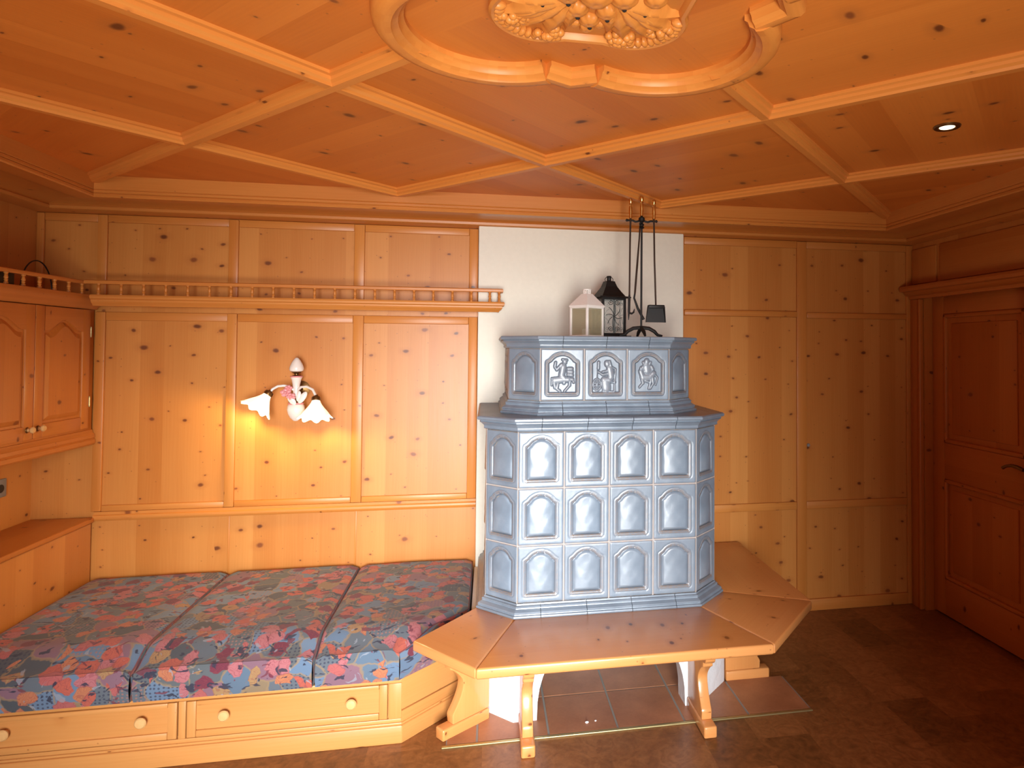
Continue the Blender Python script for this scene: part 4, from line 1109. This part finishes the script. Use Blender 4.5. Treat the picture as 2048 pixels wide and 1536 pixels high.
for a, c in zip(vs, vs[1:]):
    for k in range(4): bm.faces.new([a[k], a[(k + 1) % 4], c[(k + 1) % 4], c[k]])
bm.faces.new(vs[0][::-1]); bm.faces.new(vs[-1]); b.add(bm); b.build('roof', M['iron'], LBk, local=True, smooth=False)
b = B(); b.lathe([(.018, z0 + .094), (.012, z0 + .100), (.012, z0 + .116), (.014, z0 + .118), (.012, z0 + .124), (0, z0 + .126)], (0, 0, 0), 18); b.build('cap', M['iron'], LBk, local=True)
b = B(); b.tube([(.024 * math.cos(2 * PI * k / 24), 0, z0 + .104 + .017 * math.sin(2 * PI * k / 24)) for k in range(24)], .0018, 6, closed=True); b.build('ring', M['iron'], LBk, local=True)

# fire tools: a stand, and three tools hanging from it
TX, TY = 3.074, -.760
FS = thing('fire_tool_stand', (TX, TY, ZS), 'black iron fire tool stand with brass top handle on the stove top', 'fire tool stand')
def handle(b, x, y, z0, mi=0):
    b.lathe([(.004, z0), (.0085, z0 + .003), (.0075, z0 + .016), (.0098, z0 + .034), (.0085, z0 + .055), (.0062, z0 + .066), (.0086, z0 + .071), (.0064, z0 + .076), (.0094, z0 + .086), (.0100, z0 + .092), (.0075, z0 + .100), (0, z0 + .103)], (x, y, 0), 16, mi=mi)
b = B()
b.box((TX - .075, TY - .014, ZS), (TX - .10, TY + .014, ZS + .006)[0:0] or (TX - .052, TY + .014, ZS + .006), bev=.002)
for sg in (-1, 1):
    b.tube([(TX + sg * .108, TY, ZS + .006), (TX + sg * .085, TY, ZS + .010), (TX + sg * .068, TY, ZS + .028), (TX + sg * .040, TY, ZS + .043), (TX, TY, ZS + .047)], [.006, .0075, .009, .0095, .0095], 10)
    b.tube([(TX, TY + sg * .085, ZS + .006), (TX, TY + sg * .06, ZS + .024), (TX, TY, ZS + .046)], [.006, .009, .0095], 10)
b.build('base', M['iron'], FS)
b = B(); b.tube([(TX, TY, ZS + .04), (TX, TY, 2.325)], .0052, 10); b.lathe([(.006, 2.262), (.014, 2.268), (.008, 2.275), (.013, 2.283), (.007, 2.29)], (TX, TY, 0), 14); b.lathe([(.006, 2.292), (.016, 2.302), (.016, 2.316), (.007, 2.324)], (TX, TY, 0), 14); b.build('pole', M['iron'], FS)
b = B()
for sg in (-1, 1):
    b.tube([(TX, TY, 2.308), (TX + sg * .018, TY, 2.300), (TX + sg * .032, TY, 2.297), (TX + sg * .046, TY, 2.303), (TX + sg * .060, TY, 2.303), (TX + sg * .072, TY, 2.303)], .0052, 8)
    b.ball((TX + sg * .075, TY, 2.303), .0075, 8, 6)
b.tube([(TX, TY, 2.300), (TX, TY + .014, 2.296), (TX, TY + .024, 2.297)], .0045, 8)
b.build('hook_bar', M['iron'], FS)
b = B(); handle(b, TX, TY, 2.324); b.build('handle', M['brass'], FS)
# poker (left)
px_ = TX - .059
PK = thing('fire_poker', (px_, TY - .010, 1.81), 'hooked iron poker with brass handle hanging on the left of the stand', 'poker')
yk = TY - .011
b = B(); handle(b, px_, yk, 2.308); b.build('handle', M['brass'], PK)
b = B(); b.tube([(px_, yk, 2.31), (px_ - .002, yk, 2.20), (px_ - .004, yk, 1.925)], .0044, 8); b.build('shaft', M['rust'], PK)
b = B(); b.tube([(px_ - .004, yk, 1.93), (px_ - .005, yk, 1.91), (px_ - .006, yk, 1.85), (px_ - .008, yk, 1.806)], [.005, .0068, .0062, .0015], 8)
b.tube([(px_ - .005, yk, 1.842), (px_ + .008, yk, 1.838), (px_ + .018, yk, 1.845), (px_ + .022, yk, 1.862)], [.0055, .0052, .0045, .0015], 8); b.build('hook', M['iron'], PK)
# shovel (right)
sx_ = TX + .060
SH = thing('fire_shovel', (sx_, yk, 1.80), 'black iron fire shovel with brass handle hanging on the right of the stand', 'shovel')
b = B(); handle(b, sx_, yk, 2.308); b.build('handle', M['brass'], SH)
b = B(); b.tube([(sx_, yk, 2.31), (sx_ + .004, yk, 2.1), (sx_ + .012, yk, 1.872)], .0046, 8); b.build('shaft', M['rust'], SH)
b = B(); cx_ = sx_ + .012
b.prism([(cx_ - .040, yk - .004, 1.872), (cx_ + .036, yk - .004, 1.872), (cx_ + .046, yk - .008, 1.796), (cx_ - .050, yk - .008, 1.796)], (0, .004, 0), bev=.001, seg=1)
b.box((cx_ - .043, yk - .028, 1.866), (cx_ + .039, yk + .004, 1.882), bev=.004)
for sg in (-1, 1): b.prism([(cx_ - .002 + sg * .039, yk, 1.874), (cx_ - .002 + sg * .039, yk - .026, 1.874), (cx_ - .002 + sg * .048, yk - .012, 1.796), (cx_ - .002 + sg * .048, yk, 1.796)], (.003 * sg, 0, 0), bev=0)
b.build('pan', M['iron'], SH)
# tongs (behind)
TG = thing('fire_tongs', (TX - .02, TY + .036, 1.81), 'bent iron fire tongs hanging behind the stand pole', 'tongs')
yt = TY + .036
b = B(); b.tube([(TX, yt, 2.298), (TX - .004, yt, 2.22), (TX - .016, yt, 2.08), (TX - .026, yt, 1.95), (TX - .027, yt, 1.925)], .0035, 8); b.tube([(TX, yt, 2.298), (TX - .001, yt + .01, 2.22), (TX - .008, yt + .02, 2.08), (TX - .018, yt + .022, 1.95), (TX - .022, yt + .022, 1.925)], .0035, 8); b.ball((TX, yt + .001, 2.298), .005, 8, 6)
b.build('shaft', M['rust'], TG)
b = B(); b.tube([(TX - .026, yt, 1.94), (TX - .029, yt, 1.92), (TX - .010, yt, 1.870), (TX + .022, yt, 1.812)], [.004, .0048, .0055, .0062], 8)
b.tube([(TX - .021, yt + .022, 1.94), (TX - .024, yt + .022, 1.92), (TX - .006, yt + .022, 1.870), (TX + .024, yt + .016, 1.812)], [.004, .0048, .0055, .0062], 8); b.build('jaw', M['iron'], TG)

# ------------------------------------------------------------------ light
def area(name, loc, rot, sx, sy, power, col, spread=180):
    L = bpy.data.lights.new(name, 'AREA'); L.shape = 'RECTANGLE'; L.size = sx; L.size_y = sy; L.energy = power; L.color = col; L.spread = math.radians(spread)
    o = bpy.data.objects.new(name, L); COL.objects.link(o); o.location = loc; o.rotation_euler = rot; return o
for i, (x0, x1, z0, z1) in enumerate(WIN):
    area('daylight', ((x0 + x1) / 2, YR - .34, (z0 + z1) / 2), (PI / 2 - math.radians(11), 0, math.radians(3)), x1 - x0, z1 - z0, 320, (.93, .97, 1.0), 54)
for i, (x0, x1, z0, z1) in enumerate(WIN):   # fill lamp added low in the window to brighten the ceiling
    area('ceiling_fill', ((x0 + x1) / 2, YR - .33, z0 + .45), (PI / 2 + math.radians(38), 0, math.radians(2)), x1 - x0, .8, 190, (1.0, .95, .86), 84)
def point(name, loc, power, col, r=.03):
    L = bpy.data.lights.new(name, 'POINT'); L.energy = power; L.color = col; L.shadow_soft_size = r
    o = bpy.data.objects.new(name, L); COL.objects.link(o); o.location = loc; return o
for p in (pl, pr_): point('lamp_bulb', p, 34.0, (1.0, .72, .34), .018)
L = bpy.data.lights.new('spot_beam', 'SPOT'); L.energy = 12; L.color = (1, .8, .55); L.spot_size = math.radians(80); L.spot_blend = .6; L.shadow_soft_size = .02
o = bpy.data.objects.new('spot_beam', L); COL.objects.link(o); o.location = (3.905, -1.915, HC - .02)
W = bpy.data.worlds.new('World'); S.world = W; W.use_nodes = True
W.node_tree.nodes['Background'].inputs[0].default_value = (.75, .85, 1, 1); W.node_tree.nodes['Background'].inputs[1].default_value = 1.0

# ------------------------------------------------------------------ camera (solved from the photograph's lines)
cam = bpy.data.cameras.new('Camera'); co = bpy.data.objects.new('Camera', cam); COL.objects.link(co); S.camera = co
f, px, py = 1322.3951, 203.8758, -103.8723; yaw, pit, rol = -.1874, .0254, .0057
cam.sensor_width = 36; cam.sensor_fit = 'HORIZONTAL'; cam.lens = f / 2048 * 36
cam.shift_x = -px / 2048; cam.shift_y = py / 2048
cam.clip_start = .05
cy_, sy_, cp, sp_, cr, sr = math.cos(yaw), math.sin(yaw), math.cos(pit), math.sin(pit), math.cos(rol), math.sin(rol)
fw = Vector((-sy_ * cp, cy_ * cp, sp_)); rt = Vector((cy_, sy_, 0)); up = rt.cross(fw)
r2 = rt * cr + up * sr; u2 = up * cr - rt * sr
Mx = Matrix((r2, u2, -fw)).transposed().to_4x4(); Mx.translation = Vector((2.3292, -3.9620, 1.6634))
co.matrix_world = Mx
S.view_settings.view_transform = 'Standard'; S.view_settings.look = 'None'; S.view_settings.gamma = 1; S.view_settings.use_curve_mapping = False
S.view_settings.exposure = -2.07
